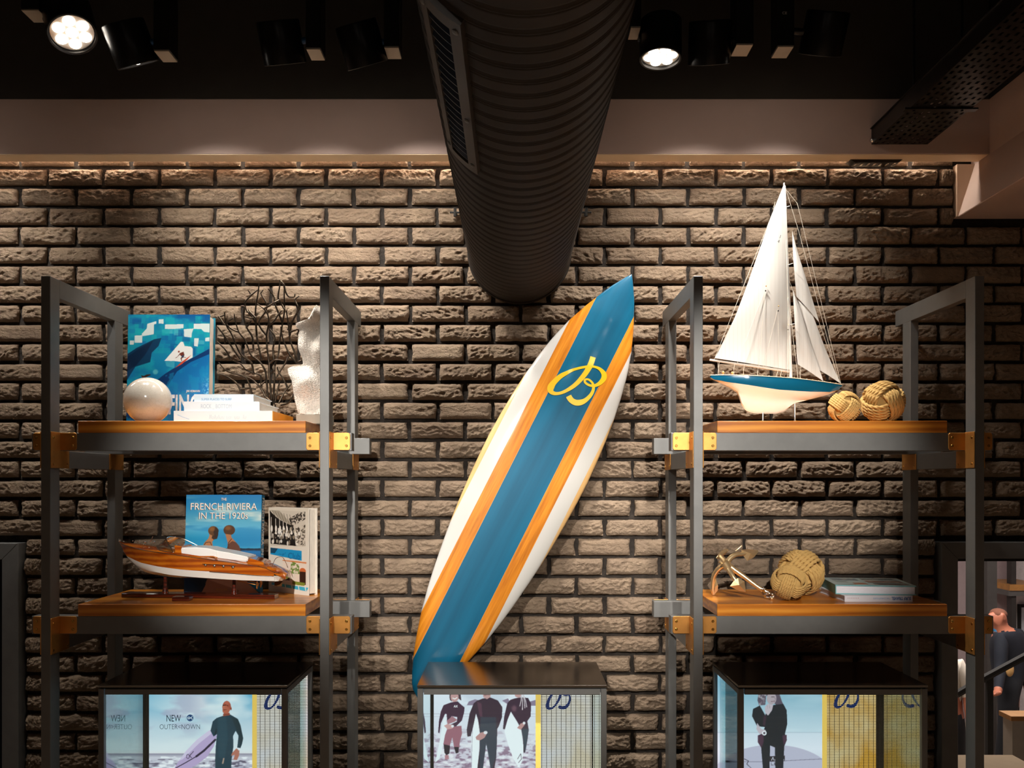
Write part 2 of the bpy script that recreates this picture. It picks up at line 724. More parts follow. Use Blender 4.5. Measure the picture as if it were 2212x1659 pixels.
OCC = [  # what hides the wall, in picture coordinates (only used to choose the 300 bricks that show most)
    [(905, 0), (1375, 0), (1245, 500), (1225, 600), (1115, 655), (1040, 600), (1000, 500)],
    [(1366, 590), (1375, 690), (1360, 800), (1300, 1000), (1150, 1290), (1010, 1430), (905, 1460), (905, 1380), (960, 1150), (1100, 860), (1250, 670)],
    [(215, 1485), (300, 1430), (678, 1430), (678, 1659), (215, 1659)], [(902, 1430), (1310, 1430), (1310, 1659), (902, 1659)],
    [(1540, 1430), (2005, 1430), (2005, 1659), (1540, 1659)],
    [(168, 908), (690, 908), (690, 980), (168, 980)], [(168, 1280), (690, 1275), (690, 1370), (168, 1370)],
    [(1520, 905), (2046, 905), (2046, 980), (1520, 980)], [(1520, 1275), (2046, 1275), (2046, 1370), (1520, 1370)],
    [(88, 600), (128, 600), (128, 1659), (88, 1659)], [(690, 596), (719, 596), (719, 1659), (690, 1659)],
    [(1490, 596), (1518, 596), (1518, 1659), (1490, 1659)], [(2087, 594), (2126, 594), (2126, 1659), (2087, 1659)],
    [(230, 640), (262, 640), (262, 1659), (230, 1659)], [(750, 660), (774, 660), (774, 1659), (750, 1659)],
    [(1440, 660), (1465, 660), (1465, 1659), (1440, 1659)], [(1957, 690), (1990, 690), (1990, 1659), (1957, 1659)],
    [(279, 678), (468, 678), (468, 908), (279, 908)], [(395, 1068), (572, 1068), (690, 1098), (690, 1285), (395, 1285)],
    [(1535, 790), (1693, 400), (1815, 830), (1700, 895)], [(1788, 830), (1958, 830), (1958, 908), (1788, 908)],
]


def in_poly(x, y, pts):
    c = False
    for i in range(len(pts)):
        (xa, ya), (xb, yb) = pts[i - 1], pts[i]
        if (ya > y) != (yb > y) and x < (xb - xa) * (y - ya) / (yb - ya) + xa:
            c = not c
    return c


cells = []
br = random.Random(5)
for row in range(-1, 38):
    top = 362.6 + 42.25 * row
    z1, z0 = PZ(top, YW), PZ(top + 34.5, YW)
    if z0 < .30:
        break
    zc = (z0 + z1) / 2
    shift = 97.6 if row % 2 == 0 else 158.05
    for k in range(-5, 22):
        a = PX(shift + 120.9 * k + 4.7, YW)
        b = a + BL
        lo, hi = -2.4, 2.4
        if zc < OPEN_ZL + .03:
            lo, hi = OPEN_L + .004, OPEN_R - .004
        if zc > PZ(470, YW) - .02:
            hi = PX(2062, YW)
        a2, b2 = max(a, lo), min(b, hi)
        if b2 - a2 < .022:
            continue
        vis = 0
        for i in range(7):
            for j in range(3):
                px = CX + (a2 + (b2 - a2) * (i + .5) / 7) / KW
                py = top + 34.5 * (j + .5) / 3
                if 0 <= px <= 2212 and py <= 1659 and not any(in_poly(px, py, o) for o in OCC):
                    vis += 1
        cells.append((vis * (b2 - a2), a2, b2, zc))
cells.sort(key=lambda c: -c[0])
rest_v, rest_f, ro = [], [], 0
for idx, (s, a, b, zc) in enumerate(cells):
    me = br.choice(BRICKS)
    flip = br.random() < .5
    cx = (a + b) / 2 + br.uniform(-.0012, .0012)
    sx = (b - a) / BL * br.uniform(.985, 1.01)
    sz = br.uniform(.96, 1.03)
    dy = br.uniform(-.003, .003)
    if idx < 300:
        o = bpy.data.objects.new('brick', me)
        o.parent = wall
        o.location = (cx, YW + dy, zc + br.uniform(-.001, .001))
        o.scale = (sx, 1, sz)
        if flip:
            o.rotation_euler = (0, PI, 0)
        COL.objects.link(o)
    else:
        nv = len(me.vertices)
        co = np.empty(nv * 3)
        me.vertices.foreach_get('co', co)
        co = co.reshape(-1, 3)
        sg = -1 if flip else 1
        co = np.stack([co[:, 0] * sx * sg + cx, co[:, 1] + YW + dy, co[:, 2] * sz * sg + zc], 1)
        rest_v.append(co)
        rest_f += [tuple(i + ro for i in p.vertices) for p in me.polygons]
        ro += nv
rm = MB()
rm.v = [tuple(p) for c in rest_v for p in c]
rm.f = rest_f
rm.mi = [0] * len(rest_f)
ro = rm.build('brick_field', BRICK, wall, smooth=180, fixn=False)
ro['kind'] = 'stuff'

# ---- beam above the bricks, black painted band above it, bulkhead at the right
YB = 3.372
bm1 = MB().box(-3.4, 1.9, YB, 3.447, SOF, 3.106)
bm1 = struct('trim_1', bm1, PLASTER, 'beige plaster beam above the brick wall', bevel=.003)
MB().box(-3.4, 1.80, YB + .002, 3.4472, SOF - .0015, SOF + .004).build('soffit_painted_light', M('soffit with painted light', '#f2dcbc', .9, var=.03), bm1)  # underside of the beam coloured lighter to stand in for light from below
MB().box(-3.4, 1.74, 3.447, YW + BPROUD, 2.965, 3.106).build('slot_cover', PLASTER, bm1)
MB().box(-2.6, 1.72, 3.478, 3.494, 2.958, 2.965).build('light_strip', M('led strip', '#ffe2bd', .4, emis=2., var=.01), bm1)
al = bpy.data.lights.new('slot led', 'AREA')
al.shape = 'RECTANGLE'
al.size, al.size_y = 4.2, .014
al.energy = SLOT_LED
al.color = (1, .91, .78)
al_o = bpy.data.objects.new('strip_light', al)
al_o.location = (-.44, 3.486, 2.956)
al_o.parent = bm1
COL.objects.link(al_o)
struct('wall_upper', MB().box(-3.4, 3.4, YB - .002, YW + BPROUD, 3.106, 3.6), CEILBLK, 'black painted wall band above the beam')
bk = MB()
zb = PZ(470, YW)
prof = [(1.804, 3.106), (1.804, SOF), (1.738, zb), (3.4, zb), (3.4, 3.106)]
bk.prism(prof, .2, YW + .02, 'y')
struct('trim_2', bk, PLASTER, 'beige plaster bulkhead crossing the ceiling', bevel=.003)
struct('trim_3', MB().box(PX(2064, YW), 1.83, YW - .012, YW + .02, zb + .001, SOF), PLASTERW, 'narrow plaster strip closing the bricks')
struct('wall_bulkhead', MB().box(1.800, 3.4, .2, YB, 3.106, 3.6), BLACK, 'black painted face above the bulkhead')


# ---- two dark door frames in the brick wall
def door_frame(name, xo, xi, zt, sgn, label):
    """xo outer edge, opening runs away from it in direction sgn"""
    d = MB()
    t = .064
    far = 2.62 * sgn
    d.prism([(xo, 0), (xo, zt), (xo + sgn * t, zt - t), (xo + sgn * t, 0)], YW - .035, 3.64, 'y')
    o = struct(name, d, METAL, label, bevel=.002)
    h = MB()
    h.prism([(xo, zt), (far, zt), (far, zt - t), (xo + sgn * t, zt - t)], YW - .035, 3.64, 'y')
    h.build('frame_head', METAL, o, bevel=.002)
    i = MB()
    a, b = sorted((xo + sgn * (t - .002), xo + sgn * (t + .012)))
    i.box(a, b, YW + .01, 3.66, 0, zt - t)
    a, b = sorted((xo + sgn * (t - .002), far))
    i.box(a, b, YW + .01, 3.66, zt - t - .014, zt - t)
    i.build('inner_lining', BLACKGLOSS, o)
    return o


door_frame('door_1', OPEN_R, 0, OPEN_ZR, 1, 'dark mitred metal door frame opening to the room behind')
door_frame('door_2', OPEN_L, 0, OPEN_ZL, -1, 'dark mitred metal door frame with unlit opening')
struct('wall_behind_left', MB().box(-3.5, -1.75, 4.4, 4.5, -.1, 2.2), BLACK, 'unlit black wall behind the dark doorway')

# ---- the lower room behind the right doorway
ZF = -1.31
struct('floor_lower', MB().box(-1.4, 6.5, 3.63, 11.2, ZF - .1, ZF), M('pale stone floor', '#9c8f7d', .6, var=.08), 'pale floor of the lower room')
struct('ceiling_lower', MB().box(-1.4, 6.5, 3.75, 11.2, 2.25, 2.35), M('dim ceiling', '#3a3531', .9), 'dim ceiling of the lower room')
bw = struct('wall_lower_back', MB().box(-1.4, 6.5, 11., 11.2, ZF, 2.3), M('mauve wall', '#a9989a', .9, var=.05), 'pale mauve far wall of the lower room')
MB().box(PX(2190, 10.9), PX(2260, 10.9), 10.9, 10.99, PZ(1660, 10.9), PZ(1150, 10.9)).build('panel', M('white panel', '#cfcaca', .7), bw)
struct('wall_lower_left', MB().box(-1.5, -1.4, 3.63, 11.2, ZF, 2.35), MATS['mauve wall'], 'left wall of the lower room')
struct('wall_lower_right', MB().box(6.5, 6.6, 3.63, 11.2, ZF, 2.35), MATS['mauve wall'], 'right wall of the lower room')
struct('wall_parapet', MB().box(1.6, PX(2188, 5.2), 4.0, 5.2, ZF, PZ(1630, 5.2)), M('sand plaster', '#c3a67d', .8, var=.04), 'sand coloured landing behind the doorway', bevel=.006)
pl = struct('trim_4', MB().box(PX(2122, 9.7), PX(2143, 9.7), 9.6, 9.8, ZF, 2.26), M('charcoal column', '#34312f', .6), 'charcoal column in the lower room')
pl2 = struct('trim_5', MB().box(PX(2180, 10.4), PX(2190, 10.4), 10.35, 10.45, ZF, 2.26), MATS['charcoal column'], 'slim charcoal upright against the far wall')

# ================================================================== DUCT
DXc, DZc, DR = .022, 2.55, .198
duct = thing('ventilation_duct', 'large black ribbed round ventilation duct running into the brick wall', 'duct', (DXc, 1.2, DZc))
mb = MB()
rows = []
PITCH = .057
dys = list(np.linspace(-1.5, .9, 120)) + list(np.linspace(.902, 3.502, 1300))
for y in dys:
    r = []
    for j in range(64):
        t = 2 * PI * j / 64
        ph = (y / PITCH + t / (2 * PI)) % 1.0
        g = math.exp(-((ph - .5) / .035) ** 2) * .0042 + math.exp(-((ph - .22) / .03) ** 2) * .0012
        bul = .0020 * math.exp(-((ph - .41) / .06) ** 2)
        R = DR - g + bul
        r.append((DXc + R * math.sin(t), y, DZc - R * math.cos(t)))
    rows.append(r)
mb.grid(rows, closed=True)
mb.add(rows[0], [tuple(range(64))])
mb.build('duct_tube', DUCT, duct, smooth=60)
mb = MB()
mb.lathe([(DR - .004, 0), (DR + .004, 0), (DR + .006, .012), (DR - .004, .012)], (DXc, YW - .028, DZc), (0, 1, 0), 72, caps=False)
mb.build('wall_collar', DUCT, duct, smooth=40)


def dp(deg, y, r):
    t = math.radians(deg)
    return (DXc + r * math.sin(t), y, DZc - r * math.cos(t))


# grille on the lower left side of the duct
GA0, GA1, GY0, GY1 = -56., -30.5, 1.40, 2.08
gr = MB()


def gstrip(a0, a1, y0, y1, r0, r1, n=6):
    q = [dp(a0 + (a1 - a0) * i / n, y, r1) for y in (y0, y1) for i in range(n + 1)]
    q2 = [dp(a0 + (a1 - a0) * i / n, y, r0) for y in (y0, y1) for i in range(n + 1)]
    m = n + 1
    gr.grid([q2[:m], q[:m], q[m:], q2[m:]])
    gr.add([q2[0], q[0], q[m], q2[m]], [(0, 1, 2, 3)])
    gr.add([q2[m - 1], q[m - 1], q[2 * m - 1], q2[2 * m - 1]], [(0, 1, 2, 3)])


gstrip(GA0, GA0 + 5, GY0, GY1, DR - .004, DR + .012)
gstrip(GA1 - 6.5, GA1, GY0, GY1, DR - .004, DR + .012)
gstrip(GA0 + 5, GA1 - 6.5, GY0, GY0 + .035, DR - .004, DR + .012)
gstrip(GA0 + 5, GA1 - 6.5, GY1 - .035, GY1, DR - .004, DR + .012)
grille = gr.build('air_grille', M('grey brown duct trim', '#2f2822', .5, .2, var=.2), duct, smooth=30)
gr = MB()
gstrip(GA0 + 4.5, GA1 - 6, GY0 + .03, GY1 - .03, DR - .004, DR + .0015)
gr.build('grille_back', M('deep blue black', '#070b12', .5), grille)
for k in range(20):
    y = GY0 + .045 + k * (GY1 - GY0 - .085) / 19
    m = MB()
    qa = [dp(GA0 + 5 + (GA1 - 6.5 - GA0 - 5) * i / 5, y, DR + .002) for i in range(6)]
    qb = [dp(GA0 + 5 + (GA1 - 6.5 - GA0 - 5) * i / 5, y + .018, DR + .010) for i in range(6)]
    qc = [(p[0], p[1] + .0025, p[2]) for p in qb]
    qd = [(p[0], p[1] + .0025, p[2]) for p in qa]
    m.grid([qa, qb, qc, qd, qa])
    m.build('louver', M('navy louver', '#0e1a2b', .35, .5), grille)
sc = MB()
for a, y in ((GA1 - 3, GY0 + .03), (GA1 - 3, GY1 - .05), (GA0 + 2.5, GY1 - .05), (GA0 + 2.5, GY0 + .03), (GA1 - 3, 1.78)):
    c = Vector(dp(a, y, DR + .012))
    d = c - Vector((DXc, y, DZc))
    MB().lathe([(.006, -.002), (.006, .002), (.003, .004)], c, d, 10).build('rivet', METAL, grille)
for sx, px in ((-1, 984), (1, 1265)):
    c = Vector((PX(px, YW), YW - .02, PZ(464, YW)))
    m = MB().tube([(c.x - .02 * 1, c.y - .01, c.z), (c.x + .02, c.y - .01, c.z)], .004, 8)
    m.tube([(c.x, c.y - .01, c.z - .015), (c.x, c.y - .01, c.z + .018)], .006, 8)
    m.tube([(c.x, c.y - .012, c.z), (c.x, c.y + .03, c.z)], .007, 8)
    m.build('fixing_bolt', BLACK, duct, smooth=40)

# ================================================================== CABLE TRAY
tray = thing('cable_tray', 'black perforated cable tray hanging beside the bulkhead', 'cable tray', (1.46, 3.0, 2.93))
TX0, TX1, TZ = PX(1883, YB), PX(2003, YB), PZ(312, YB)
TY0, TY1 = 1.6, YB + .001
mb = MB()
nxp, nyp = 9, 46
# floor of the tray: plate with slots cut out
slots = []
cw, cl = (TX1 - TX0) / nxp, (TY1 - TY0) / nyp
for i in range(nxp):
    for j in range(nyp):
        x0, y0 = TX0 + cw * i, TY0 + cl * j
        sx0, sx1 = x0 + cw * .3, x0 + cw * .7
        sy0, sy1 = y0 + cl * (.18 if i % 2 else .38), y0 + cl * (.66 if i % 2 else .86)
        o = [(x0, y0), (x0 + cw, y0), (x0 + cw, y0 + cl), (x0, y0 + cl)]
        q = [(sx0, sy0), (sx1, sy0), (sx1, sy1), (sx0, sy1)]
        vs = [(*p, TZ) for p in o] + [(*p, TZ) for p in q] + [(*p, TZ + .002) for p in q]
        mb.add(vs, [(0, 1, 5, 4), (1, 2, 6, 5), (2, 3, 7, 6), (3, 0, 4, 7), (4, 5, 9, 8), (5, 6, 10, 9), (6, 7, 11, 10), (7, 4, 8, 11)])
mb.build('tray_floor', BLACKGLOSS, tray, fixn=False)
for x in (TX0, TX1):
    mb = MB().box(x - .001, x + .001, TY0, TY1, TZ, TZ + .06)
    mb.box(x - .006, x + .006, TY0, TY1, TZ + .058, TZ + .061)
    mb.build('side_flange', BLACKGLOSS, tray)
cb = random.Random(3)
for k in range(6):
    x = TX0 + .02 + k * .030
    path = [(x + .008 * math.sin(i * .9 + k), TY0 + (TY1 - .01 - TY0) * i / 16, TZ + .014 + .012 * (k % 3) + .006 * math.sin(i * 1.3 + k * 2)) for i in range(17)]
    MB().tube(path, .007 + .002 * (k % 2), 8).build('cable', BLACK, tray, smooth=60)
MB().ball((TX0 - .002, TY1 - .012, TZ + .012), .011, 12, 8).build('end_bolt', CHROME, tray, smooth=180)
yr = 3.05
for x in (TX0 + .015, TX1 - .03):
    MB().tube([(x, yr, TZ - .01), (x, yr, 3.6)], .0045, 8).build('hanger_rod', BLACKGLOSS, tray, smooth=60)
MB().box(TX0 - .02, TX1 + .02, yr - .012, yr + .012, TZ - .006, TZ - .0005).build('support_rail', BLACKGLOSS, tray)
# slotted tail of the tray below the beam
tail = MB()
tx0, tx1 = PX(1828, YW - .03), PX(1942, YW - .03)
tail.prism([(tx0, SOF), (tx0 + .02, SOF - .013), (tx1 - .02, SOF - .013), (tx1, SOF)], YB + .05, YW - .02, 'y')
tl = tag(tail.build('cable_outlet', BLACKGLOSS), 'small slotted black cable outlet under the plaster beam', 'cable outlet')
for k in range(7):
    x = tx0 + .03 + k * (tx1 - tx0 - .06) / 6
    MB().box(x - .005, x + .003, YB + .055, YB + .085, SOF - .0145, SOF - .012).build('slot', CHROME, tl)

# ================================================================== SPOTLIGHTS
HOUSE = M('spotlight housing', '#161515', .28, .5, var=.06, vscale=60, stretch=(8, 8, 1))
LENS = M('lit lens', '#fff4e6', .3, emis=9., var=.01)
ENDC = M('grey end cap', '#a89c8c', .5, .2, var=.04)
BLUEJ = M('blue joint', '#123f66', .4, .3)


def spot_light(parent, loc, d, energy, deg, blend, col, rad=.03):
    ld = bpy.data.lights.new('spot', 'SPOT')
    ld.energy = energy
    ld.spot_size = math.radians(deg)
    ld.spot_blend = blend
    ld.color = col
    ld.shadow_soft_size = rad
    o = bpy.data.objects.new('lamp_light', ld)
    o.rotation_euler = Vector(d).to_track_quat('-Z', 'Y').to_euler()
    o.location = Vector(loc) - LOC[parent]
    o.parent = parent
    COL.objects.link(o)
    return o


def spotlight(label, hx, hy, bx0, bx1, by, d, energy, deg, lit, Y=2.88, R=.069, L=.13, col=NEUT, ztop=3.6, blend=1.0):
    """hx,hy: middle of the housing in the picture; bx0..bx1: front of the driver box, by its lower front edge"""
    c = P(hx, hy, Y + .04)
    d = Vector(d).normalized()
    t = thing('track_spotlight', label, 'spotlight', (c.x, c.y, c.z), 'black spotlights on the ceiling track')
    x0, x1 = PX(bx0, Y), PX(bx1, Y)
    zb = PZ(by, Y)
    MB().box(x0, x1, Y, Y + .08, zb + .003, ztop).build('driver_box', BLACKGLOSS, t, bevel=.002)
    MB().box(x0 + .002, x1 - .002, Y + .002, Y + .078, zb, zb + .004).build('end_cap', ENDC, t)
    # housing
    m = MB().lathe([(R * .93, -L / 2 + .012), (R * .96, -L / 2), (R, -L / 2 + .004), (R, L / 2 - .002), (R * .97, L / 2), (R * .90, L / 2 - .001), (R * .88, L / 2 - .014)], c, d, 40, caps=True)
    h = m.build('housing', HOUSE, t, smooth=35)
    MB().lathe([(R * .86, 0), (R * .86, .001)], c + d * (L / 2 - .012), d, 32).build('lens_plate', M('lens plate', '#d8d2c8', .2, .3), h)
    u = d.orthogonal().normalized()
    for k in range(7):
        q = c + d * (L / 2 - .010)
        if k:
            a = 2 * PI * k / 6
            q = q + (u * math.cos(a) + d.cross(u) * math.sin(a)) * R * .54
        MB().lathe([(R * .25, 0), (R * .22, .003), (.002, .006)], q, d, 16).build('lens', LENS, h, smooth=60)
    # swivel arm to the box
    side = (x0 + x1) / 2
    e = Vector((x0 + .004 if c.x < side else x1 - .004, Y + .04, c.z + .008))
    v = (e - c).normalized()
    MB().tube([c + v * (R * .9), e], .011, 12).build('swivel_arm', BLUEJ if c.x < side and hx < 1000 else HOUSE, t, smooth=60)
    spot_light(t, c + d * (L / 2 + .004), d, energy, deg, blend, col, .035)
    return t


spotlight('lit black spotlight on the ceiling whose glowing lens faces outwards, away from the duct', 150, 46, 44, 84, 22, (.34, -.36, -.86), DOWN_SPOT, 80, True, R=.077)
spotlight('black ceiling spotlight turned to the wall, next to the outward facing lit spotlight', 282, 95, 331, 365, 110, (.22, .44, -.86), WALL_SPOT, 100, False)
spotlight('black ceiling spotlight turned to the wall, second one from the duct', 608, 92, 660, 692, 106, (.08, .46, -.88), WALL_SPOT, 100, False)
spotlight('black ceiling spotlight turned to the wall, its tilted housing beside the grille of the duct', 781, 96, 829, 862, 103, (.24, .46, -.85), WALL_SPOT, 100, False)
spotlight('lit black spotlight close to the ribbed duct with its glowing lens pointing down', 1427, 88, 1362, 1385, 60, (-.02, -.08, -.98), DOWN_SPOT * 2.6, 120, True)
spotlight('black ceiling spotlight turned to the wall, beside the lit spotlight pointing down', 1533, 92, 1590, 1628, 97, (.06, .46, -.87), WALL_SPOT, 100, False)
LAMP7 = spotlight('black ceiling spotlight turned to the wall, nearest the cable tray, with coppery reflections', 1780, 72, 1680, 1716, 101, (-.06, .50, -.86), WALL_SPOT * .7, 88, False)
spotlight('black ceiling spotlight turned to the wall, beyond the outward facing lit spotlight', -250, 92, -200, -166, 106, (.0, .44, -.88), WALL_SPOT, 100, False)
m_ = text_mb('CE', 1690, 1700, 31, 25, lambda a, b: P(a, b, 2.8795), .01)
m_.build('marking', M('white marking', '#b9b9b9', .6), LAMP7)
# second track further back in the shop, out of the picture
for x, tx, tz, e, dg, lab in ((-.45, -.82, 1.50, 1.0, 17, 'black spotlight on the second ceiling track facing the speedboat shelf'), (.50, .84, 1.50, 1.0, 17, 'black spotlight on the second ceiling track facing the anchor shelf'),
                              (-.85, .05, 1.15, .75, 20, 'black spotlight on the second ceiling track crossing over to the surfboard'), (.95, .0, 1.25, .35, 20, 'black spotlight on the second ceiling track facing the middle display case')):
    YT = -1.0
    p = Vector((x, YT, 3.1))
    d = Vector((tx, 3.4, tz)) - p
    q = (CX + p.x * F / YT, CY - (p.z - EZ) * F / YT)
    spotlight(lab, q[0], q[1], CX + (p.x + .085) * F / (YT - .04), CX + (p.x + .12) * F / (YT - .04), CY - (3.15 - EZ) * F / (YT - .04), d, ROOM_SPOT * e, dg, False, Y=YT - .04, blend=.8)

for x, lab in ((-1.5, 'added unseen fill downlight over the oak floor, speedboat side'), (1.5, 'added unseen fill downlight over the oak floor, anchor side')):  # two fill lamps added out of view to raise the ambient light
    YT = .1
    q = (CX + x * F / YT, CY - (3.1 - EZ) * F / YT)
    spotlight(lab, q[0], q[1], CX + (x + .085) * F / (YT - .04), CX + (x + .12) * F / (YT - .04), CY - (3.15 - EZ) * F / (YT - .04), (0, -.12, -1), FLOOR_FILL, 100, False, Y=YT - .04, blend=.8)

# lamp of the lower room
lp = thing('ceiling_lamp', 'flat white ceiling lamp of the lower room', 'lamp', (3.6, 8.0, 2.25))
MB().box(2.6, 5.2, 7.4, 8.6, 2.225, 2.25).build('housing', WHITE, lp)
MB().box(2.7, 5.1, 7.5, 8.5, 2.222, 2.2255).build('diffuser', M('lit diffuser', '#fff3e4', .4, emis=6., var=.01), lp)
ad = bpy.data.lights.new('room lamp', 'AREA')
ad.shape = 'RECTANGLE'
ad.size, ad.size_y = 2.3, .95
ad.energy = BACK_ROOM
ad.color = (1, .9, .85)
ao = bpy.data.objects.new('lamp_light', ad)
ao.location = Vector((3.9, 8.0, 2.21)) - LOC[lp]
ao.parent = lp
COL.objects.link(ao)

# ================================================================== SHELVING UNITS
YF, PD, PWD = 2.868, .060, .030            # front of the posts, post depth, post width
YR = 3.335                                 # front of the rear posts
BD = .045                                  # beam depth
BEAMH, BOARDH, RAILH = .059, .039, .060
LV = [1.8135, 1.2095]                      # tops of the beams
SCREW_ME = None


def bracket(unit, side_x, outward, yfront, back, ztop):
    """angle bracket on one side of a post. side_x: side face of the post; outward: +1/-1 away from the post;
    yfront: outer face of the post; back: +1 front posts, -1 rear posts"""
    t = .003
    a, b = sorted((side_x, side_x + outward * t))
    yb = yfront + back * PD                 # face of the post that touches the beam
    poly = [(yfront, ztop + .001), (yb - back * .0005, ztop + .001), (yb - back * .0005, ztop - .0585), (yfront + back * .118, ztop - .0585), (yfront + back * .118, ztop - .117), (yfront, ztop - .117)]
    m = MB().prism(poly, a, b, 'x')
    y0, y1 = sorted((yb - back * t, yb))
    x0, x1 = sorted((side_x, side_x + outward * .0575))
    # flange on the beam with rounded free corners
    c = .005
    xa, xb = side_x, side_x + outward * .0575
    fl = [(xa, ztop - .0575), (xb - outward * c, ztop - .0575), (xb, ztop - .0575 + c), (xb, ztop - c), (xb - outward * c, ztop), (xa, ztop)]
    m.prism(fl, y0, y1, 'y')
    o = m.build('bracket', BRASS, unit, bevel=.0012)
    yo = yb - back * t
    for dz in (-.0165, -.043):
        cc = Vector((side_x + outward * .045, yo, ztop + dz))
        MB().lathe([(.0048, -.001), (.0048, .0012), (.004, .0022), (.0022, .0022), (.0022, .0008)], cc, (0, -back, 0), 14).build('screw', SCREW, o, smooth=30)
    xo = side_x + outward * t
    for dy, dz in ((.014, -.018), (.014, -.104), (.104, -.104)):
        cc = Vector((xo, yfront + back * dy, ztop + dz))
        MB().lathe([(.0045, -.001), (.0045, .001), (.003, .002)], cc, (outward, 0, 0), 12).build('screw', SCREW, o, smooth=30)


def shelving(label, xl, xr):
    u = thing('shelving_unit', label, 'shelving', ((xl + xr) / 2, 3.1, 0), 'metal shelving units with wooden boards')
    ztop = 2.316
    for x0 in (xl, xr - PWD):
        MB().box(x0, x0 + PWD, YF, YF + PD, 0, ztop).build('post', METAL, u, bevel=.0012)
        MB().box(x0, x0 + PWD, YR, YR + PD + .007, 0, ztop - RAILH).build('post', METAL, u, bevel=.0012)
        MB().box(x0 + .0003, x0 + PWD - .0003, YF + PD, 3.468, ztop - RAILH, ztop - .0002).build('top_rail', METAL, u, bevel=.0012)
        for z in LV:
            MB().box(x0 + .0003, x0 + PWD - .0003, YF + PD, YR, z - BEAMH - .057, z - BEAMH).build('side_rail', METAL, u, bevel=.001)
            for out, sx in ((-1, x0), (1, x0 + PWD)):
                bracket(u, sx, out, YF, 1, z)
                bracket(u, sx, out, YR + PD + .007, -1, z)
    for z in LV:
        for y0 in (YF + PD, YR - BD):
            MB().box(xl - .062, xr + .062, y0, y0 + BD, z - BEAMH, z).build('beam', METAL, u, bevel=.0012)
        MB().box(xl + .090, xr - .090, YF + PD, YR, z, z + BOARDH).build('shelf_board', SHELFWOOD, u, bevel=.0012)
    return u


shelving('dark metal shelving unit with brass brackets, carrying the wooden speedboat and the surf books', -1.526, -.596)
shelving('dark metal shelving unit with brass brackets, carrying the sailing yacht and the anchor', .580, 1.518)
ZU, ZL = LV[0] + BOARDH, LV[1] + BOARDH      # shelf surfaces 1.8525, 1.2485

# ================================================================== LETTER B (brand mark), traced as a brush stroke: x, y, width
BPATH = [(1360, 322, 122), (1330, 420, 122), (1290, 520, 125), (1240, 610, 120), (1180, 700, 115), (1110, 790, 110), (1030, 880, 100), (930, 970, 92), (820, 1045, 80), (720, 1100, 70),
         (620, 1137, 66), (520, 1147, 74), (440, 1120, 100), (405, 1060, 140), (420, 985, 150), (470, 910, 125), (545, 830, 115), (640, 750, 105), (760, 685, 85), (880, 625, 65), (1020, 580, 55), (1170, 548, 55),
         (1300, 535, 50), (1400, 545, 50), (1490, 580, 65), (1560, 640, 90), (1605, 710, 115), (1604, 790, 120), (1560, 860, 105), (1490, 925, 85), (1400, 965, 65), (1310, 967, 55), (1230, 937, 50), (1175, 885, 50),
         (1178, 840, 48), (1230, 823, 45), (1290, 850, 45), (1345, 910, 50), (1367, 980, 60), (1362, 1060, 65), (1330, 1140, 75), (1270, 1220, 85), (1180, 1300, 100), (1080, 1343, 125), (980, 1350, 130), (890, 1312, 125), (835, 1250, 125), (808, 1200, 125)]


def b_mark(mapper, sub=4):
    """ribbon quads following the stroke; mapper(x, y) -> point"""
    pts = [Vector(p) for p in BPATH]
    out = []
    n = len(pts)
    for i in range(n - 1):
        p0, p1, p2, p3 = pts[max(i - 1, 0)], pts[i], pts[i + 1], pts[min(i + 2, n - 1)]
        for k in range(sub):
            t = k / sub
            out.append(.5 * ((2 * p1) + (p2 - p0) * t + (2 * p0 - 5 * p1 + 4 * p2 - p3) * t * t + (3 * p1 - p0 - 3 * p2 + p3) * t ** 3))
    out.append(pts[-1])
    L, R = [], []
    for i, p in enumerate(out):
        a, b = out[max(i - 1, 0)], out[min(i + 1, len(out) - 1)]
        d = Vector((b.x - a.x, b.y - a.y)).normalized()
        nx, ny = -d.y, d.x
        L.append(mapper(p.x + nx * p.z / 2, p.y + ny * p.z / 2, i))
        R.append(mapper(p.x - nx * p.z / 2, p.y - ny * p.z / 2, i))
    return MB().grid([L, R])


# ================================================================== SURFBOARD
AX = math.radians(26.85)
SB_U = [0, 12, 30, 50, 100, 150, 200, 250, 300, 350, 400, 450, 500, 550, 600, 650, 700, 750, 800, 850, 900, 940, 975, 1000, 1015, 1022]
SB_H = [0, 9, 21, 33, 57, 77, 91.5, 101.5, 109, 114, 117.3, 119, 118.3, 116.3, 113.3, 109, 103, 96.3, 88, 77.5, 64, 51, 37, 25, 14, 0.5]
SBK = 3.38 / F
TIP = P(1365.8, 590, 3.38)
ud = Vector((-math.sin(AX), 0, -math.cos(AX)))
vd = Vector((math.cos(AX), 0, -math.sin(AX)))


def sb_half(u):
    return float(np.interp(u, SB_U, SB_H))


def sb_y(u):
    """rest line of the board: top near the wall, tail further out; nose lifts a little"""
    return 3.428 - .085 * (u / 1020) - .03 * max(0, 1 - u / 160) ** 2


def sb_point(u, v, top=True, lift=0.):
    h = max(sb_half(u), .5)
    q = max(-1., min(1., v / h))
    thick = .030 * min(1., (h / 60.) ** .55)
    y = thick * (1 - abs(q) ** 2.6) ** .5
    p = TIP + ud * (u * SBK) + vd * (v * SBK)
    p.y = sb_y(u) - (y + lift if top else -y * .8)
    return p


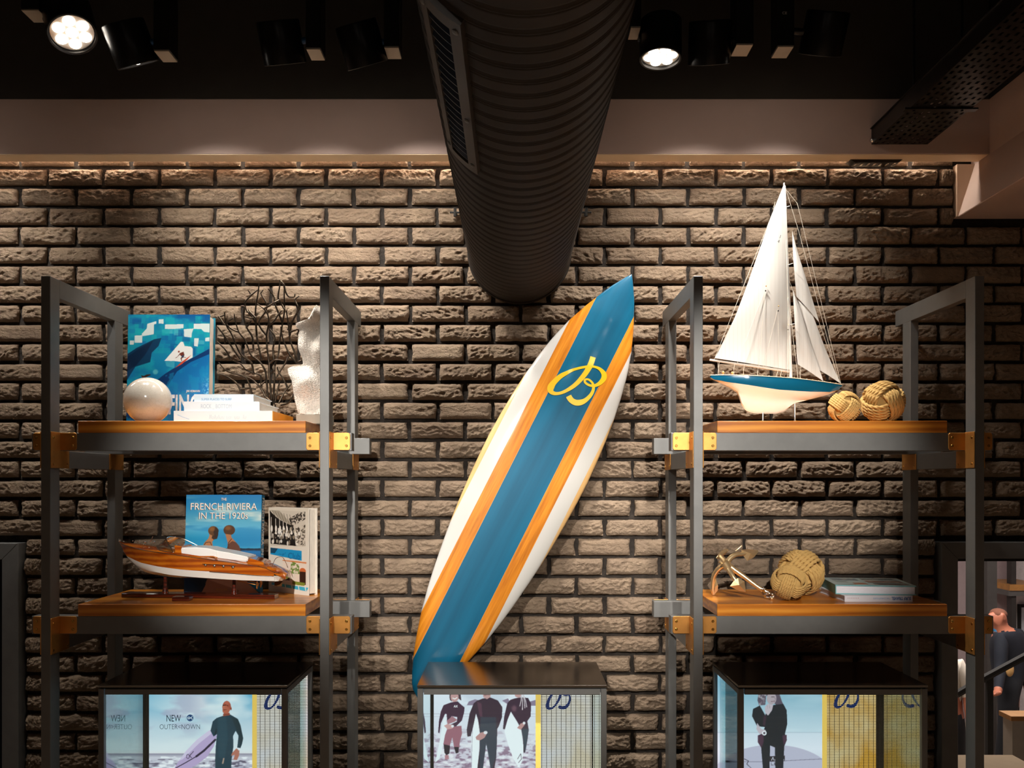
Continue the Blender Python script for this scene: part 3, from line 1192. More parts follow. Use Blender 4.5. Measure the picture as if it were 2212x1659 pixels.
sb = thing('surfboard', 'tall pointed surfboard with blue, orange wood and white stripes and a yellow letter', 'surfboard', (0, 3.33, .75))
mb = MB()
us = sorted(set(list(np.linspace(0.5, 1021.5, 90)) + [2, 5, 9]))
qs = [-1 + 2 * i / 28 for i in range(29)]
qs = [math.copysign(abs(math.sin(q * PI / 2)), q) for q in qs]
rows, uvs = [], []
for u in us:
    h = sb_half(u)
    ring = [sb_point(u, q * h) for q in qs] + [sb_point(u, q * h, False) for q in qs[-2:0:-1]]
    rows.append(ring)
    uvs.append([(q * h * SBK, u * SBK) for q in qs] + [(q * h * SBK, u * SBK) for q in qs[-2:0:-1]])
mb.grid(rows, closed=True)
o = mb.build('board_body', M_surfboard(), sb, smooth=70)
flat = [c for r in uvs for c in r]
uvl = o.data.uv_layers.new(name='board')
for lp_ in o.data.loops:
    uvl.data[lp_.index].uv = flat[lp_.vertex_index]


def sb_map(x, y, i=0):
    px, py = 1150 + x / 10.37, 740 + y / 10.37
    dx, dy = px - 1365.8, py - 590
    return sb_point(-dx * math.sin(AX) + dy * math.cos(AX), dx * math.cos(AX) + dy * math.sin(AX), True, .0008 + (i % 120) * .000002)


b_mark(sb_map).build('letter_mark', M('yellow paint', '#d9b21e', .3, coat=1., var=.05), sb, smooth=180)
MB().lathe([(.008, 0), (.008, .075)], (PX(1200, YW), 3.395, 1.62), (0, 1, 0), 12).build('wall_peg', BLACKGLOSS, sb)

# ================================================================== DISPLAY CASES
CYF, CYB, CZT = 2.90, 3.277, .988
YP = 3.236
KP = YP / F
BLUEPAINT = M('blue paint', '#0b3a86', .4, var=.05, emis=.35)
YELLOW = M('yellow strip', '#f7cb62', .5, emis=.9, var=.03)
NAVYINK = M('navy ink', '#0f2c52', .5, emis=.25)


def pp(x, y):
    """point on the poster plane of the cases (flat panel at YP)"""
    return ((x - CX) * KP, YP, EZ - (y - CY) * KP)


def poster_left():
    c = Canvas(322, 1451, 545, 1754, 1.0)
    c.grad([(1451, '#3f93bd'), (1500, '#63a9c8'), (1560, '#b9cfdc'), (1620, '#dde4e8'), (1627, '#e2e0e2'), (1628, '#8f8a9c'), (1636, '#cfcbd6'), (1660, '#b3aebf'), (1754, '#9a95aa')])
    n = c.noise(60, 3, 2.2)
    c.blend(np.clip((n - .42) * 4, 0, 1) * np.clip((1627 - c.Y) / 20, 0, 1) * np.clip(.35 + (c.X - 330) / 160, 0, 1) * .95, '#e6eaec')
    c.blend(np.clip((c.noise(30, 9, 3) - .55) * 5, 0, .6) * np.clip((1600 - c.Y) / 40, 0, 1) * np.clip((470 - c.X) / 60, 0, 1), '#a6a4bd')
    f = c.noise(4.5, 21, 3.5, 3)
    c.blend(np.clip((f - .52) * 8, 0, 1) * (c.Y > 1634), '#f1eef2')
    c.blend(np.clip((.42 - f) * 8, 0, 1) * (c.Y > 1640) * .8, '#4c4358')

    def z(p):
        return [(400 + a / 5.63, 1490 + b / 5.63) for a, b in p]
    board = [(467, 1571), (468, 1590), (462, 1612), (448, 1634), (425, 1652), (395, 1668), (374, 1664), (386, 1644), (402, 1622), (425, 1598), (450, 1579)]
    c.poly(board, '#b9a2c9')
    c.poly([(467, 1571), (450, 1579), (425, 1598), (402, 1622), (386, 1644), (395, 1640), (430, 1606), (460, 1582)], '#d3c4de')
    c.line([(465, 1598), (440, 1622), (424, 1634)], 4.4, '#2b2338')
    c.line([(424, 1634), (400, 1648), (378, 1660)], 1.8, '#2b2338')
    c.ell(406, 1634, 3.6, 5.2, '#2b2338')
    c.ell(406, 1634, 2.4, 4.0, '#b9a2c9')
    c.line([(412, 1629), (410, 1633), (414, 1637)], 1.3, '#2b2338')
    c.line([(418, 1623), (412, 1630)], 1.3, '#2b2338')
    c.poly(z([(452, 320), (545, 300), (640, 355), (672, 430), (705, 590), (690, 660), (670, 712), (632, 702), (648, 560), (612, 500), (582, 560), (586, 690), (562, 860), (548, 1500), (370, 1500), (364, 850), (372, 680), (386, 540), (345, 570), (308, 500), (335, 385), (380, 345)]), '#1d3b49')
    c.poly(z([(560, 330), (640, 360), (672, 430), (700, 600), (672, 705), (655, 560), (615, 470)]), '#173039')
    c.poly(z([(400, 340), (500, 330), (520, 600), (480, 840), (400, 820), (395, 520)]), '#274a59', .6)
    c.poly(z([(380, 460), (350, 560), (384, 520)]), '#0f2028')
    c.poly(z([(462, 290), (540, 280), (545, 310), (460, 325)]), '#8a4234')
    c.ell(400 + 505 / 5.63, 1490 + 205 / 5.63, 9.0, 12.2, '#a8523f')
    c.poly(z([(450, 200), (455, 270), (475, 292), (520, 290), (545, 250), (500, 190)]), '#b5604a')
    c.ell(499, 1531, 1.6, 3.2, '#8a3e30')
    c.line([(481, 1524), (488, 1523)], 1.6, '#2b1612')
    c.line([(490, 1524), (493, 1525)], 1.2, '#2b1612')
    c.line([(483, 1533.5), (489, 1533)], 1.2, '#5a2318')
    c.line([(484, 1525), (482.5, 1530)], 1., '#c97a60')
    c.ell(490, 1518, 5, 3, '#c46a55', .6, .4)
    c.poly(z([(622, 712), (660, 735), (655, 800), (628, 855), (585, 850), (603, 790), (556, 803), (568, 770)]), '#b4705f')
    c.ell(400 + 655 / 5.63, 1490 + 722 / 5.63, 2.6, 2.8, '#e6e6ea')
    c.poly(z([(445, 900), (462, 830), (478, 830), (465, 900)]), '#caa08a', .8)
    c.ell(410.6, 1550.8, 7.2, 7.2, '#123a6b')
    c.ell(408, 1550.8, 2.9, 2.9, '#e8eef2')
    c.ell(408, 1550.8, 1.5, 1.5, '#123a6b')
    c.line([(415.5, 1547.8), (412, 1550.8), (415.5, 1553.8)], 1.3, '#e8eef2')
    c.line([(401.5, 1545), (401.5, 1558)], .5, '#9fb4c4')
    return c


def poster_mid():
    c = Canvas(937, 1451, 1157, 1754, 1.0)
    c.grad([(1451, '#e9ecf4'), (1540, '#e3e6ef'), (1570, '#dfdfe9'), (1620, '#d9d3df'), (1660, '#c9bccb'), (1754, '#b9a9bb')])

    def z(p):
        return [(920 + a / 5.08, 1490 + b / 5.08) for a, b in p]
    c.blend(np.clip((c.noise(30, 5, 3) - .5) * 3, 0, .5) * (c.Y < 1545), '#b9c2d2')
    c.poly(z([(450, 170), (470, 130), (540, 105), (600, 120), (600, 175)]), '#8d7d94')
    c.poly(z([(835, 120), (900, 95), (920, 130), (890, 155)]), '#8d7d94')
    c.poly(z([(1140, 130), (1210, 110), (1210, 175), (1140, 175)]), '#8d7d94')
    for yy, wd in ((265, 1.0), (296, .8)):
        c.line(z([(90, yy), (1210, yy)]), wd, '#9d93a8', .7)
    f = c.noise(5, 31, 2.6, 3)
    ramp = np.clip((c.Y - 1565) / 60, 0, 1)
    c.blend(np.clip((f - .55) * 9, 0, 1) * ramp * .9, '#8d6f86')
    c.blend(np.clip((.45 - f) * 9, 0, 1) * ramp * .8, '#f6f1f4')
    # woman with two coloured wetsuit
    c.poly(z([(215, 270), (228, 420), (200, 560), (150, 760), (100, 800), (120, 720), (160, 520), (180, 380)]), '#edf0f4')
    c.poly(z([(258, 35), (380, 35), (390, 120), (360, 100), (350, 40), (275, 60), (285, 130), (262, 110)]), '#4b3a44')
    c.ell(920 + 315 / 5.08, 1490 + 78 / 5.08, 8.6, 11.5, '#c99a98')
    c.line(z([(295, 92), (318, 102), (340, 88)]), 2.2, '#f4eceb')
    c.poly(z([(275, 140), (350, 128), (372, 150), (425, 195), (420, 250), (395, 340), (330, 405), (240, 432), (235, 400), (340, 350), (345, 300), (285, 290), (232, 345), (230, 270), (212, 262), (165, 370), (150, 478), (135, 470), (145, 340), (165, 240), (195, 170)]), '#432a40')
    c.poly(z([(230, 340), (290, 290), (345, 330), (320, 350), (240, 380)]), '#a8747f')
    c.poly(z([(235, 430), (330, 400), (390, 395), (398, 480), (375, 560), (365, 640), (310, 630), (290, 520), (265, 610), (192, 600), (210, 500)]), '#9d6473')
    c.poly(z([(195, 598), (266, 612), (258, 700), (225, 720), (205, 690)]), '#2a1f2b')
    c.poly(z([(308, 628), (362, 626), (358, 690), (330, 700)]), '#2a1f2b')
    c.poly(z([(208, 715), (250, 715), (255, 760), (210, 765)]), '#b77d86')
    c.poly(z([(198, 395), (240, 375), (300, 388), (295, 425), (240, 436)]), '#cf9d9c')
    c.ell(920 + 293 / 5.08, 1490 + 400 / 5.08, 3, 3, '#ece6ea')
    # man
    c.poly(z([(545, 268), (585, 380), (590, 560), (570, 859), (500, 1100), (497, 560), (510, 380)]), '#f2f3f6')
    c.line(z([(512, 400), (500, 860)]), .9, '#9a8fa2')
    c.poly(z([(620, 98), (705, 84), (790, 118), (838, 190), (835, 300), (800, 400), (782, 430), (780, 560), (772, 740), (745, 900), (712, 900), (695, 720), (662, 590), (645, 720), (622, 900), (560, 900), (588, 660), (592, 470), (572, 330), (550, 260), (520, 400), (492, 510), (455, 514), (448, 440), (480, 260), (525, 150), (560, 122)]), '#3a2a3b')
    c.poly(z([(600, 300), (770, 300), (775, 560), (765, 740), (715, 900), (662, 590), (622, 900), (590, 860), (592, 480)]), '#35414f', .85)
    c.poly(z([(560, 130), (610, 150), (620, 300), (590, 290)]), '#5a3a4c')
    c.poly(z([(622, 40), (712, 40), (708, 80), (670, 105), (632, 85)]), '#c79a98')
    c.line(z([(640, 58), (700, 56)]), 1.3, '#6b4148')
    c.poly(z([(545, 520), (600, 470), (650, 460), (665, 490), (640, 530), (590, 556), (555, 548)]), '#c08d8b')
    c.ell(920 + 655 / 5.08, 1490 + 470 / 5.08, 4.2, 3.6, '#e9e4e8')
    # second woman
    c.poly(z([(930, 245), (1000, 350), (1050, 470), (1072, 640), (1055, 780), (1020, 859), (960, 760), (900, 600), (862, 460), (885, 330)]), '#f2f4f7')
    c.line(z([(1005, 760), (1040, 700), (1048, 760), (1015, 800)]), 1.2, '#5a4a5a')
    c.poly(z([(975, 95), (1040, 84), (1120, 90), (1152, 150), (1150, 290), (1112, 345), (1128, 440), (1112, 560), (1088, 690), (1070, 690), (1066, 560), (1045, 430), (1000, 350), (932, 240), (895, 330), (866, 435), (845, 430), (858, 300), (892, 150), (925, 112)]), '#3d2a3d')
    c.poly(z([(1050, 430), (1125, 430), (1110, 560), (1086, 690), (1068, 560)]), '#35414f')
    c.ell(920 + 968 / 5.08, 1490 + 205 / 5.08, 5, 6, '#7a5463', .8, .5)
    c.poly(z([(970, 40), (1060, 40), (1050, 75), (1010, 90), (980, 75)]), '#c79a98')
    for a, b in (((1050, 50), (1058, 220)), ((1065, 50), (1085, 200)), ((1045, 60), (1030, 180)), ((1072, 60), (1105, 190))):
        c.line(z([a, ((a[0] + b[0]) / 2 + 6, (a[1] + b[1]) / 2), b]), 1.6, '#d9cbd0')
    c.poly(z([(1000, 420), (1040, 370), (1085, 360), (1080, 390), (1040, 440)]), '#c08d8b')
    c.ell(920 + 1076 / 5.08, 1490 + 366 / 5.08, 3, 3, '#ece6ea')
    return c


def poster_right():
    c = Canvas(1550, 1451, 1776, 1754, 1.0)
    c.grad([(1451, '#6fa3bb'), (1500, '#8db6c8'), (1550, '#b3ccda'), (1581, '#c6d8e3'), (1582, '#aebfcd'), (1584, '#d3dde8'), (1620, '#e3e6f0'), (1660, '#cfd0df'), (1754, '#b9b7ca')])
    c.blend(np.clip((c.noise(50, 15, 4) - .5) * 3, 0, .6) * (c.Y < 1580), '#dbe6ec')

    def z(p):
        return [(1550 + a / 2.7609, 1480 + b / 2.7609) for a, b in p]
    c.ell(1550 + 330 / 2.7609, 1480 + 560 / 2.7609, 132, 74, '#bdb9cd')
    c.line(z([(20, 458), (300, 456), (620, 440)]), 1.1, '#6f6a80')
    c.ell(1550 + 45 / 2.7609, 1480 + 455 / 2.7609, 9, 2.6, '#3a3444')
    c.line(z([(160, 440), (185, 452), (175, 470), (200, 494)]), 1.6, '#4a4456')
    c.poly(z([(312, 424), (402, 420), (402, 452), (312, 456)]), '#2b2630')
    for k in range(4):
        c.line(z([(322 + 20 * k, 448), (330 + 20 * k, 430), (336 + 20 * k, 448)]), 1.2, '#dcd8e4')
        c.line(z([(320 + 20 * k, 462), (320 + 20 * k, 476), (332 + 20 * k, 476)]), 1.3, '#2b2630')
    nz = c.noise(5, 40, 1, 3)
    c.poly(z([(262, 20), (330, 10), (368, 50), (385, 100), (400, 130), (350, 120), (290, 60), (285, 118), (248, 122), (238, 90), (245, 50)]), '#5c5160')
    c.blend(c.inside(z([(240, 60), (290, 55), (285, 118), (248, 122)])) * np.clip((nz - .5) * 6, 0, 1), '#a9a0a8')
    c.ell(1550 + 322 / 2.7609, 1480 + 80 / 2.7609, 10.5, 13, '#b3a2aa')
    c.line(z([(322, 70), (338, 70)]), 1.4, '#4d4048')
    c.line(z([(320, 98), (342, 96)]), 1.3, '#7a5a62')
    c.line(z([(340, 74), (346, 86)]), 1., '#8d7a84')
    c.poly(z([(252, 122), (285, 180), (300, 128), (340, 118), (392, 112), (412, 150), (416, 230), (402, 290), (414, 325), (398, 365), (388, 560), (346, 560), (342, 372), (314, 360), (308, 560), (276, 560), (260, 372), (240, 340), (240, 300), (270, 288), (282, 250), (236, 246), (206, 185), (212, 142)]), '#15202a')
    c.poly(z([(240, 300), (275, 290), (275, 340), (262, 372), (240, 340)]), '#4a2f44')
    c.poly(z([(385, 300), (412, 296), (413, 330), (395, 360)]), '#4a2f44')
    c.poly(z([(276, 180), (292, 180), (282, 250), (270, 235)]), '#3a2738')
    c.poly(z([(283, 130), (300, 112), (332, 118), (325, 150), (302, 182), (284, 165)]), '#c3b4be')
    c.line(z([(296, 118), (298, 140)]), .6, '#8d7a84')
    c.line(z([(310, 116), (311, 140)]), .6, '#8d7a84')
    c.poly(z([(236, 225), (262, 262), (288, 268), (285, 290), (250, 292), (232, 262)]), '#c3b4be')
    c.ell(1550 + 279 / 2.7609, 1480 + 286 / 2.7609, 5, 5, '#f0eef2')
    c.ell(1550 + 279 / 2.7609, 1480 + 286 / 2.7609, 2.6, 2.6, '#5c5160')
    return c


def case(label, xl, xr, canvas, lat0, lat1, cat0, bx, by, latm, plabel):
    """xl,xr: outer width; lat0..lat1 lattice in picture px on the poster plane; bx,by middle of the letter mark"""
    t = thing('display_case', label, 'display case', ((xl + xr) / 2, (CYF + CYB) / 2, 0), 'lit glass display cases')
    top = MB().box(xl, xr, CYF, CYB, CZT - .008, CZT)
    top.build('top_panel', STEELTOP, t, bevel=.0008)
    MB().box(xl + .006, xr - .006, CYF + .006, CYB - .006, CZT - .013, CZT - .008).build('shadow_gap', BLACK, t)
    ps = .018
    z0, z1 = .30, CZT - .012
    for x in (xl + .001, xr - ps - .001):
        for y in (CYF + .001, CYB - ps - .001):
            MB().box(x, x + ps, y, y + ps, z0, z1).build('corner_post', METAL, t, bevel=.0008)
    for y in (CYF + .0015, CYB - ps + .001):
        MB().box(xl + ps + .004, xr - ps - .004, y, y + .012, z1 - .019, z1 - .001).build('frame_rail', METAL, t, bevel=.0006)
    for x in (xl + .0015, xr - .0135):
        MB().box(x, x + .012, CYF + ps, CYB - ps, z1 - .019, z1 - .001).build('frame_rail', METAL, t, bevel=.0006)
    # glass
    MB().box(xl + ps, xr - ps, CYF + .008, CYF + .012, z0, z1 - .02).build('front_glass', GLASS, t)
    for x in (xl + ps - .004, xr - ps):
        g = MB().box(x, x + .004, CYF + ps, CYB - ps + .002, z0, z1 - .02).build('side_glass', GLASSR if (x < 0) == (x < (xl + xr) / 2) else GLASS, t)
        MB().box(x - .0005, x + .0045, CYB - ps + .0025, CYB - ps + .006, z0, z1 - .02).build('glass_edge', GLASSEDGE, g)
    # light box at the back
    px0, px1 = canvas.x0, canvas.x1
    MB().box(xl + ps, xr - ps, YP + .004, YP + .02, z0, z1 - .02).build('back_panel', BLACK, t)
    p = canvas.mesh('poster', pp, POSTER, t)
    p['label'] = plabel
    za, zb = pp(0, 1754)[2], pp(0, 1451)[2]
    MB().box(PX(px1, YP), PX(lat0, YP), YP - .001, YP + .004, za, zb).build('yellow_strip', YELLOW, t)
    MB().box(PX(lat0, YP), PX(lat1, YP), YP - .001, YP + .004, za, zb).build('slatted_panel', latm, t)
    ca, sa = math.cos(-AX), math.sin(-AX)
    s = .57 / 10.37

    def bm_(x, y, i):
        x, y = x - 1000, y - 1150
        q = pp(bx + (x * ca - y * sa) * s, by + (x * sa + y * ca) * s)
        return (q[0], YP - .0018 - (i % 97) * .000004, q[2])
    b_mark(bm_).build('letter_mark', BLUEPAINT, t)
    # plinth
    MB().box(xl, xr, CYF, CYB, 0, z0).build('plinth', METAL, t, bevel=.002)
    return t, p


LAT_W = M_lattice('warm white slats', '#f0dcc0', '#f6f0f2')
LAT_Y = M_lattice('golden slats', '#e3a63c', '#f1d6a0')
c1, p1 = case('lit glass display case with a poster of a bald surfer holding a lilac board', -1.3575, -.7395, poster_left(), 555, 664, 0, 607, 1518, LAT_W, 'backlit poster of a bald man in a wetsuit carrying a surfboard')
c2, p2 = case('lit glass display case with a poster of three surfers, in front of the surfboard', -.3160, .3040, poster_mid(), 1168, 1278, 0, 1215, 1518, LAT_W, 'backlit poster of three surfers wading with white boards')
c3, p3 = case('lit glass display case with a poster of a woman seated on a surfboard', .7320, 1.3515, poster_right(), 1786, 1892, 0, 1837, 1515, LAT_Y, 'backlit poster of a woman in a wetsuit resting her chin on her hand')


def poster_text(s, x0, x1, y0, y1, mat, parent, bold=0., name='lettering'):
    m = text_mb(s, x0, x1, y1, y0, lambda a, b: (pp(a, 0)[0], YP - .0012, pp(0, b)[2]), bold)
    return m.build(name, mat, parent)


poster_text('NEW', 360, 391, 1544.2, 1558.5, NAVYINK, p1, .0)
poster_text('OUTER<NOWN', 345.3, 432.2, 1564.6, 1574.8, M('slate ink', '#2a4a66', .5, emis=.2), p1, -.012)
poster_text('AX', 980, 989, 1523, 1528, M('white ink', '#f4f2f4', .5, emis=.9), p2, .03)

# ================================================================== BOOKS
def book_flat(label, x0, x1, y0, y1, z0, th, cover, pages, yaw=0., piv=None, spine='front', name='book', group=None, covert=.003):
    """book lying flat; the spine looks to the front (y0), or to the left"""
    loc = ((x0 + x1) / 2, (y0 + y1) / 2, z0)
    t = thing(name, label, 'book', loc, group)
    R = Matrix.Translation(Vector(loc)) @ Matrix.Rotation(yaw, 4, 'Z') @ Matrix.Translation(-Vector(loc))
    c = MB()
    c.box(x0, x1, y0, y1, z0, z0 + covert).box(x0, x1, y0, y1, z0 + th - covert, z0 + th)
    if spine == 'front':
        c.box(x0, x1, y0, y0 + covert, z0 + covert, z0 + th - covert)
    else:
        c.box(x0, x0 + covert, y0, y1, z0 + covert, z0 + th - covert)
    c.xf(R).build('cover', cover, t)
    i = .004
    q = MB()
    if spine == 'front':
        q.box(x0 + i, x1 - i, y0 + covert, y1 - i, z0 + covert, z0 + th - covert)
    else:
        q.box(x0 + covert, x1 - i, y0 + i, y1 - i, z0 + covert, z0 + th - covert)
    q.xf(R).build('page_block', pages, t)
    return t, R


G1 = 'books lying in the stack beside the cracked ball'
cov_a = M('white dust jacket', '#e4e6e8', .35, var=.02, coat=.2)
cov_b = M('pale blue jacket', '#d3e0e8', .35, var=.06, vscale=6, coat=.2)
cov_y = M('ivory jacket with yellow lining', '#e2e3e2', .35, var=.02, coat=.2)
inkp = M('pale print', '#b9c2cc', .6)
inkb = M('thin blue print', '#6f9dc4', .6)
y0 = 2.945
b1, R1 = book_flat('thick ivory book lying on the shelf at the bottom of the stack beside the ball', -1.1270, -.8005, y0, y0 + .27, ZU, .0345, cov_y, PAPER, group=None)
MB().box(-.8004, -.7990, y0 + .002, y0 + .272, ZU, ZU + .034).build('yellow_edge', M('yellow lining', '#d99a1c', .5, var=.1), b1)
b2, R2 = book_flat('white book lying in the middle of the stack beside the ball', -1.0955, -.8460, y0 + .004, y0 + .262, ZU + .0346, .031, cov_a, PAPER, yaw=.012)
b3, R3 = book_flat('pale blue book lying on top of the stack beside the ball', -1.0640, -.8680, y0 + .008, y0 + .252, ZU + .0658, .0245, cov_b, PAPER, yaw=.02)


def front_text(s, px0, px1, py0, py1, Y, mat, par, bold=0., shear=0., flip=False):
    m = text_mb(s, px0, px1, py1, py0, lambda a, b: P(a, b, Y), bold, shear, flip)
    m.build('lettering', mat, par)


front_text('ROCK _ BOTTOM', 434, 500, 873, 883.5, y0 + .0028, inkp, b2)
front_text('SUPER PLACES TO SURF', 435, 500, 860, 865, y0 + .0065, inkb, b3)
front_text('llululuu uu  uu  lu', 452, 532, 896, 905, y0 - .0006, inkp, b1, -.01, .2)
m = MB().tube([P(383.5, 896, y0 - .0004), P(395, 901, y0 - .0004), P(409, 905.5, y0 - .0004)], .0006, 6)
m.build('cover_line', inkb, b1)


# ---- standing books
def book_stand(label, w, h, th, place, cover, canvas, mapper_wh, pages=PAPERV, spine_right=None, name='book'):
    """built upright in local x (0..w), y (0..th backwards), z (0..h), then placed by the matrix"""
    loc = place @ Vector((w / 2, th / 2, 0))
    t = thing(name, label, 'book', tuple(loc))
    cv = .0035
    c = MB().box(0, w, 0, cv, 0, h).box(0, w, th - cv, th, 0, h)
    if spine_right:
        c.box(w - cv, w, cv, th - cv, 0, h)
    else:
        c.box(0, cv, cv, th - cv, 0, h)
    c.xf(place).build('cover', cover, t)
    a, b = (cv, w - .006) if not spine_right else (.006, w - cv)
    MB().box(a, b, cv, th - cv, .005, h - .005).xf(place).build('page_block', pages, t)
    pr = canvas.mesh('cover_print', lambda x, y: place @ Vector((mapper_wh[0] * (x - canvas.x0) / (canvas.x1 - canvas.x0), -.0006, mapper_wh[1] * (canvas.y1 - y) / (canvas.y1 - canvas.y0))), PRINT, t)
    return t, pr


# surfing cover: wave blocks, rider
c = Canvas(60, 50, 1275, 1720, .17)
c.grad([(50, '#06508c'), (300, '#128aa8'), (900, '#0a78a8'), (1300, '#0758a0'), (1720, '#06407c')])
nz = c.noise(180, 8, 1.4)
c.blend(np.clip((nz - .45) * 4, 0, .7), '#19a0b4')
br2 = random.Random(12)
for k in range(70):
    x, y = br2.uniform(60, 1240), br2.uniform(60, 620)
    wd, hh = br2.uniform(60, 190), br2.uniform(50, 130)
    c.poly([(x, y), (x + wd, y + 4), (x + wd, y + hh), (x, y + hh)], br2.choice(['#0a5f9c', '#1192a8', '#16a5ac', '#0b74a6', '#5fb7c4', '#0a4d8c']), .55)
for q in ([(345, 190), (480, 150), (480, 190), (445, 200), (445, 345), (280, 375), (265, 340), (340, 260)], [(610, 200), (885, 195), (885, 255), (700, 270), (610, 265)], [(1035, 190), (1275, 185), (1275, 320), (1190, 310), (1150, 270), (1035, 265)],
          [(515, 125), (585, 120), (590, 190), (515, 185)], [(890, 270), (1035, 260), (1010, 330), (1005, 395), (895, 380)], [(160, 365), (275, 360), (275, 470), (160, 470)], [(90, 440), (155, 440), (150, 500), (90, 500)],
          [(1045, 405), (1115, 405), (1100, 530), (1045, 520)], [(1210, 400), (1275, 390), (1275, 450), (1210, 450)]):
    c.poly(q, '#dfe3de', .9)
c.poly([(60, 640), (200, 545), (450, 420), (560, 400), (520, 520), (420, 620), (400, 760), (180, 830), (60, 1030)], '#0a2a4c', .85)
c.poly([(60, 680), (230, 560), (440, 440), (330, 640), (200, 800), (60, 900)], '#081d38', .7)
c.poly([(500, 1030), (640, 920), (770, 840), (900, 760), (1040, 690), (1275, 560), (1275, 1720), (60, 1720), (60, 1300), (330, 1150)], '#0b6aa8')
c.poly([(500, 1030), (640, 920), (770, 840), (900, 760), (1040, 690), (1275, 560), (1275, 640), (1000, 760), (800, 900), (660, 1120), (560, 1400), (520, 1720), (60, 1720), (60, 1300), (330, 1150)], '#072a5c', .85)
c.blend(np.clip((c.noise(120, 30, .6) - .5) * 5, 0, .55) * (c.Y > 700 + (1275 - c.X) * .4), '#0a86b4')
c.poly([(850, 455), (885, 460), (905, 520), (1000, 530), (1028, 560), (1028, 690), (900, 760), (760, 745), (610, 740)], '#e6e9e6')
c.poly([(620, 750), (760, 740), (760, 850), (640, 820)], '#49a9bd', .7)
c.ell(480, 905, 38, 38, '#5fb9c8', .8, .3)
c.poly([(765, 850), (860, 760), (1005, 655), (950, 720), (870, 790)], '#c5462c')
c.poly([(840, 625), (890, 605), (905, 650), (895, 685), (930, 690), (930, 697), (885, 692), (865, 710), (872, 745), (862, 748), (848, 705), (865, 680), (835, 650), (815, 670), (790, 697), (765, 700), (800, 680), (825, 645)], '#6a2f22')
c.poly([(868, 660), (905, 655), (890, 692), (862, 695)], '#2a3b55')
c.ell(822, 605, 13, 14, '#8a3a24')
c.poly([(265, 955), (310, 965), (350, 945), (400, 940), (415, 950), (340, 985), (335, 1030), (280, 1030), (285, 990)], '#3a2418')
c.blend(np.clip((c.X - 1150) / 120, 0, 1) * np.clip((c.Y - 900) / 200, 0, 1) * np.clip((c.noise(16, 3) - .45) * 6, 0, 1) * .8, '#b9d9e4')
lean = math.radians(2.5)
pl_ = Matrix.Translation(Vector((-1.413, 3.240, ZU))) @ Matrix.Rotation(-lean, 4, 'X')
bs, pr = book_stand('large upright surfing book with a blue painted wave and a rider on the cover', (.299), .413, .062, pl_, M('teal book cloth', '#1b7f97', .5), c, (.299, .413))


def cover_text(s, x0, x1, y0, y1, cv, wh, place, mat, par, bold=0., lift=-.0012):
    f = lambda a, b: place @ Vector((wh[0] * (a - cv.x0) / (cv.x1 - cv.x0), lift, wh[1] * (cv.y1 - b) / (cv.y1 - cv.y0)))
    text_mb(s, x0, x1, y1, y0, f, bold).build('lettering', mat, par)


TW = M('bone print', '#ddd8d2', .6)
cover_text('SURFING', 300, 1145, 1240, 1540, c, (.299, .413), pl_, M('weathered white print', '#cfd0d2', .6, var=.35, vscale=60), pr, .02)
cover_text('JIM HEIMANN', 940, 1145, 1175, 1218, c, (.299, .413), pl_, TW, pr, .01)

# riviera cover
c = Canvas(95, 120, 1197, 1520, .18)
c.grad([(120, '#0f6ea6'), (300, '#1f7fae'), (480, '#4f9dba'), (600, '#57a6c6'), (760, '#1487b4'), (880, '#2f93bd'), (890, '#0d3550'), (915, '#0e4a78'), (930, '#0b68a4'), (1100, '#0a2f52'), (1520, '#081c33')])
n1 = c.noise(150, 44, 5)
c.blend(np.clip((n1 - .5) * 5, 0, .9) * (c.Y < 640) * np.clip(1.2 - abs(c.Y - 420) / 260, 0, 1), '#cfd3c8')
c.blend(np.clip((c.noise(200, 50, 4) - .52) * 5, 0, .6) * (c.Y < 860) * (c.Y > 560), '#1a78ae')
for x in range(100, 1200, 40):
    c.ell(x, 898, 46, 12 + 7 * math.sin(x * .05), '#12263a')
c.poly([(436, 640), (470, 640), (560, 700), (560, 745), (520, 755), (490, 790), (500, 850), (540, 920), (330, 920), (345, 870), (380, 800), (430, 750), (448, 705)], '#a9734a')
c.poly([(500, 660), (575, 640), (572, 700), (560, 750), (510, 760), (480, 740)], '#3a2415')
c.ell(502, 635, 74, 66, '#5b3a1c')
c.poly([(530, 580), (580, 620), (575, 700), (558, 750), (520, 720), (505, 650)], '#2e1d12')
c.ell(485, 610, 40, 30, '#8a5a2b', .7, .4)
c.line([(345, 880), (400, 800), (460, 795), (500, 870)], 9, '#3a241a')
c.ell(735, 625, 84, 72, '#4a2c16')
c.ell(715, 595, 44, 30, '#8a5526', .7, .4)
c.poly([(680, 680), (760, 690), (770, 730), (830, 790), (885, 850), (900, 940), (720, 940), (715, 800), (690, 720)], '#a36a44')
c.poly([(720, 830), (780, 780), (840, 800), (890, 860), (930, 1000), (900, 1060), (720, 1000), (705, 900)], '#5c3524')
c.line([(770, 750), (725, 810), (720, 930)], 10, '#3a2116')
c.poly([(430, 1320), (980, 1320), (1190, 1520), (350, 1520), (400, 1400)], '#c79d86')
c.poly([(430, 1320), (900, 1480), (880, 1520), (350, 1520)], '#8a5a4a', .6)
c.poly([(95, 1000), (430, 1000), (410, 1400), (350, 1520), (95, 1520)], '#0b2742')
c.poly([(1000, 1360), (1197, 1360), (1197, 1500), (1180, 1500)], '#1e86b8')
pl2_ = Matrix.Translation(Vector((-1.1965, 3.222, ZL))) @ Matrix.Rotation(math.radians(-1.2), 4, 'Z') @ Matrix.Rotation(math.radians(-4), 4, 'X')
WH2 = (.277, .357)
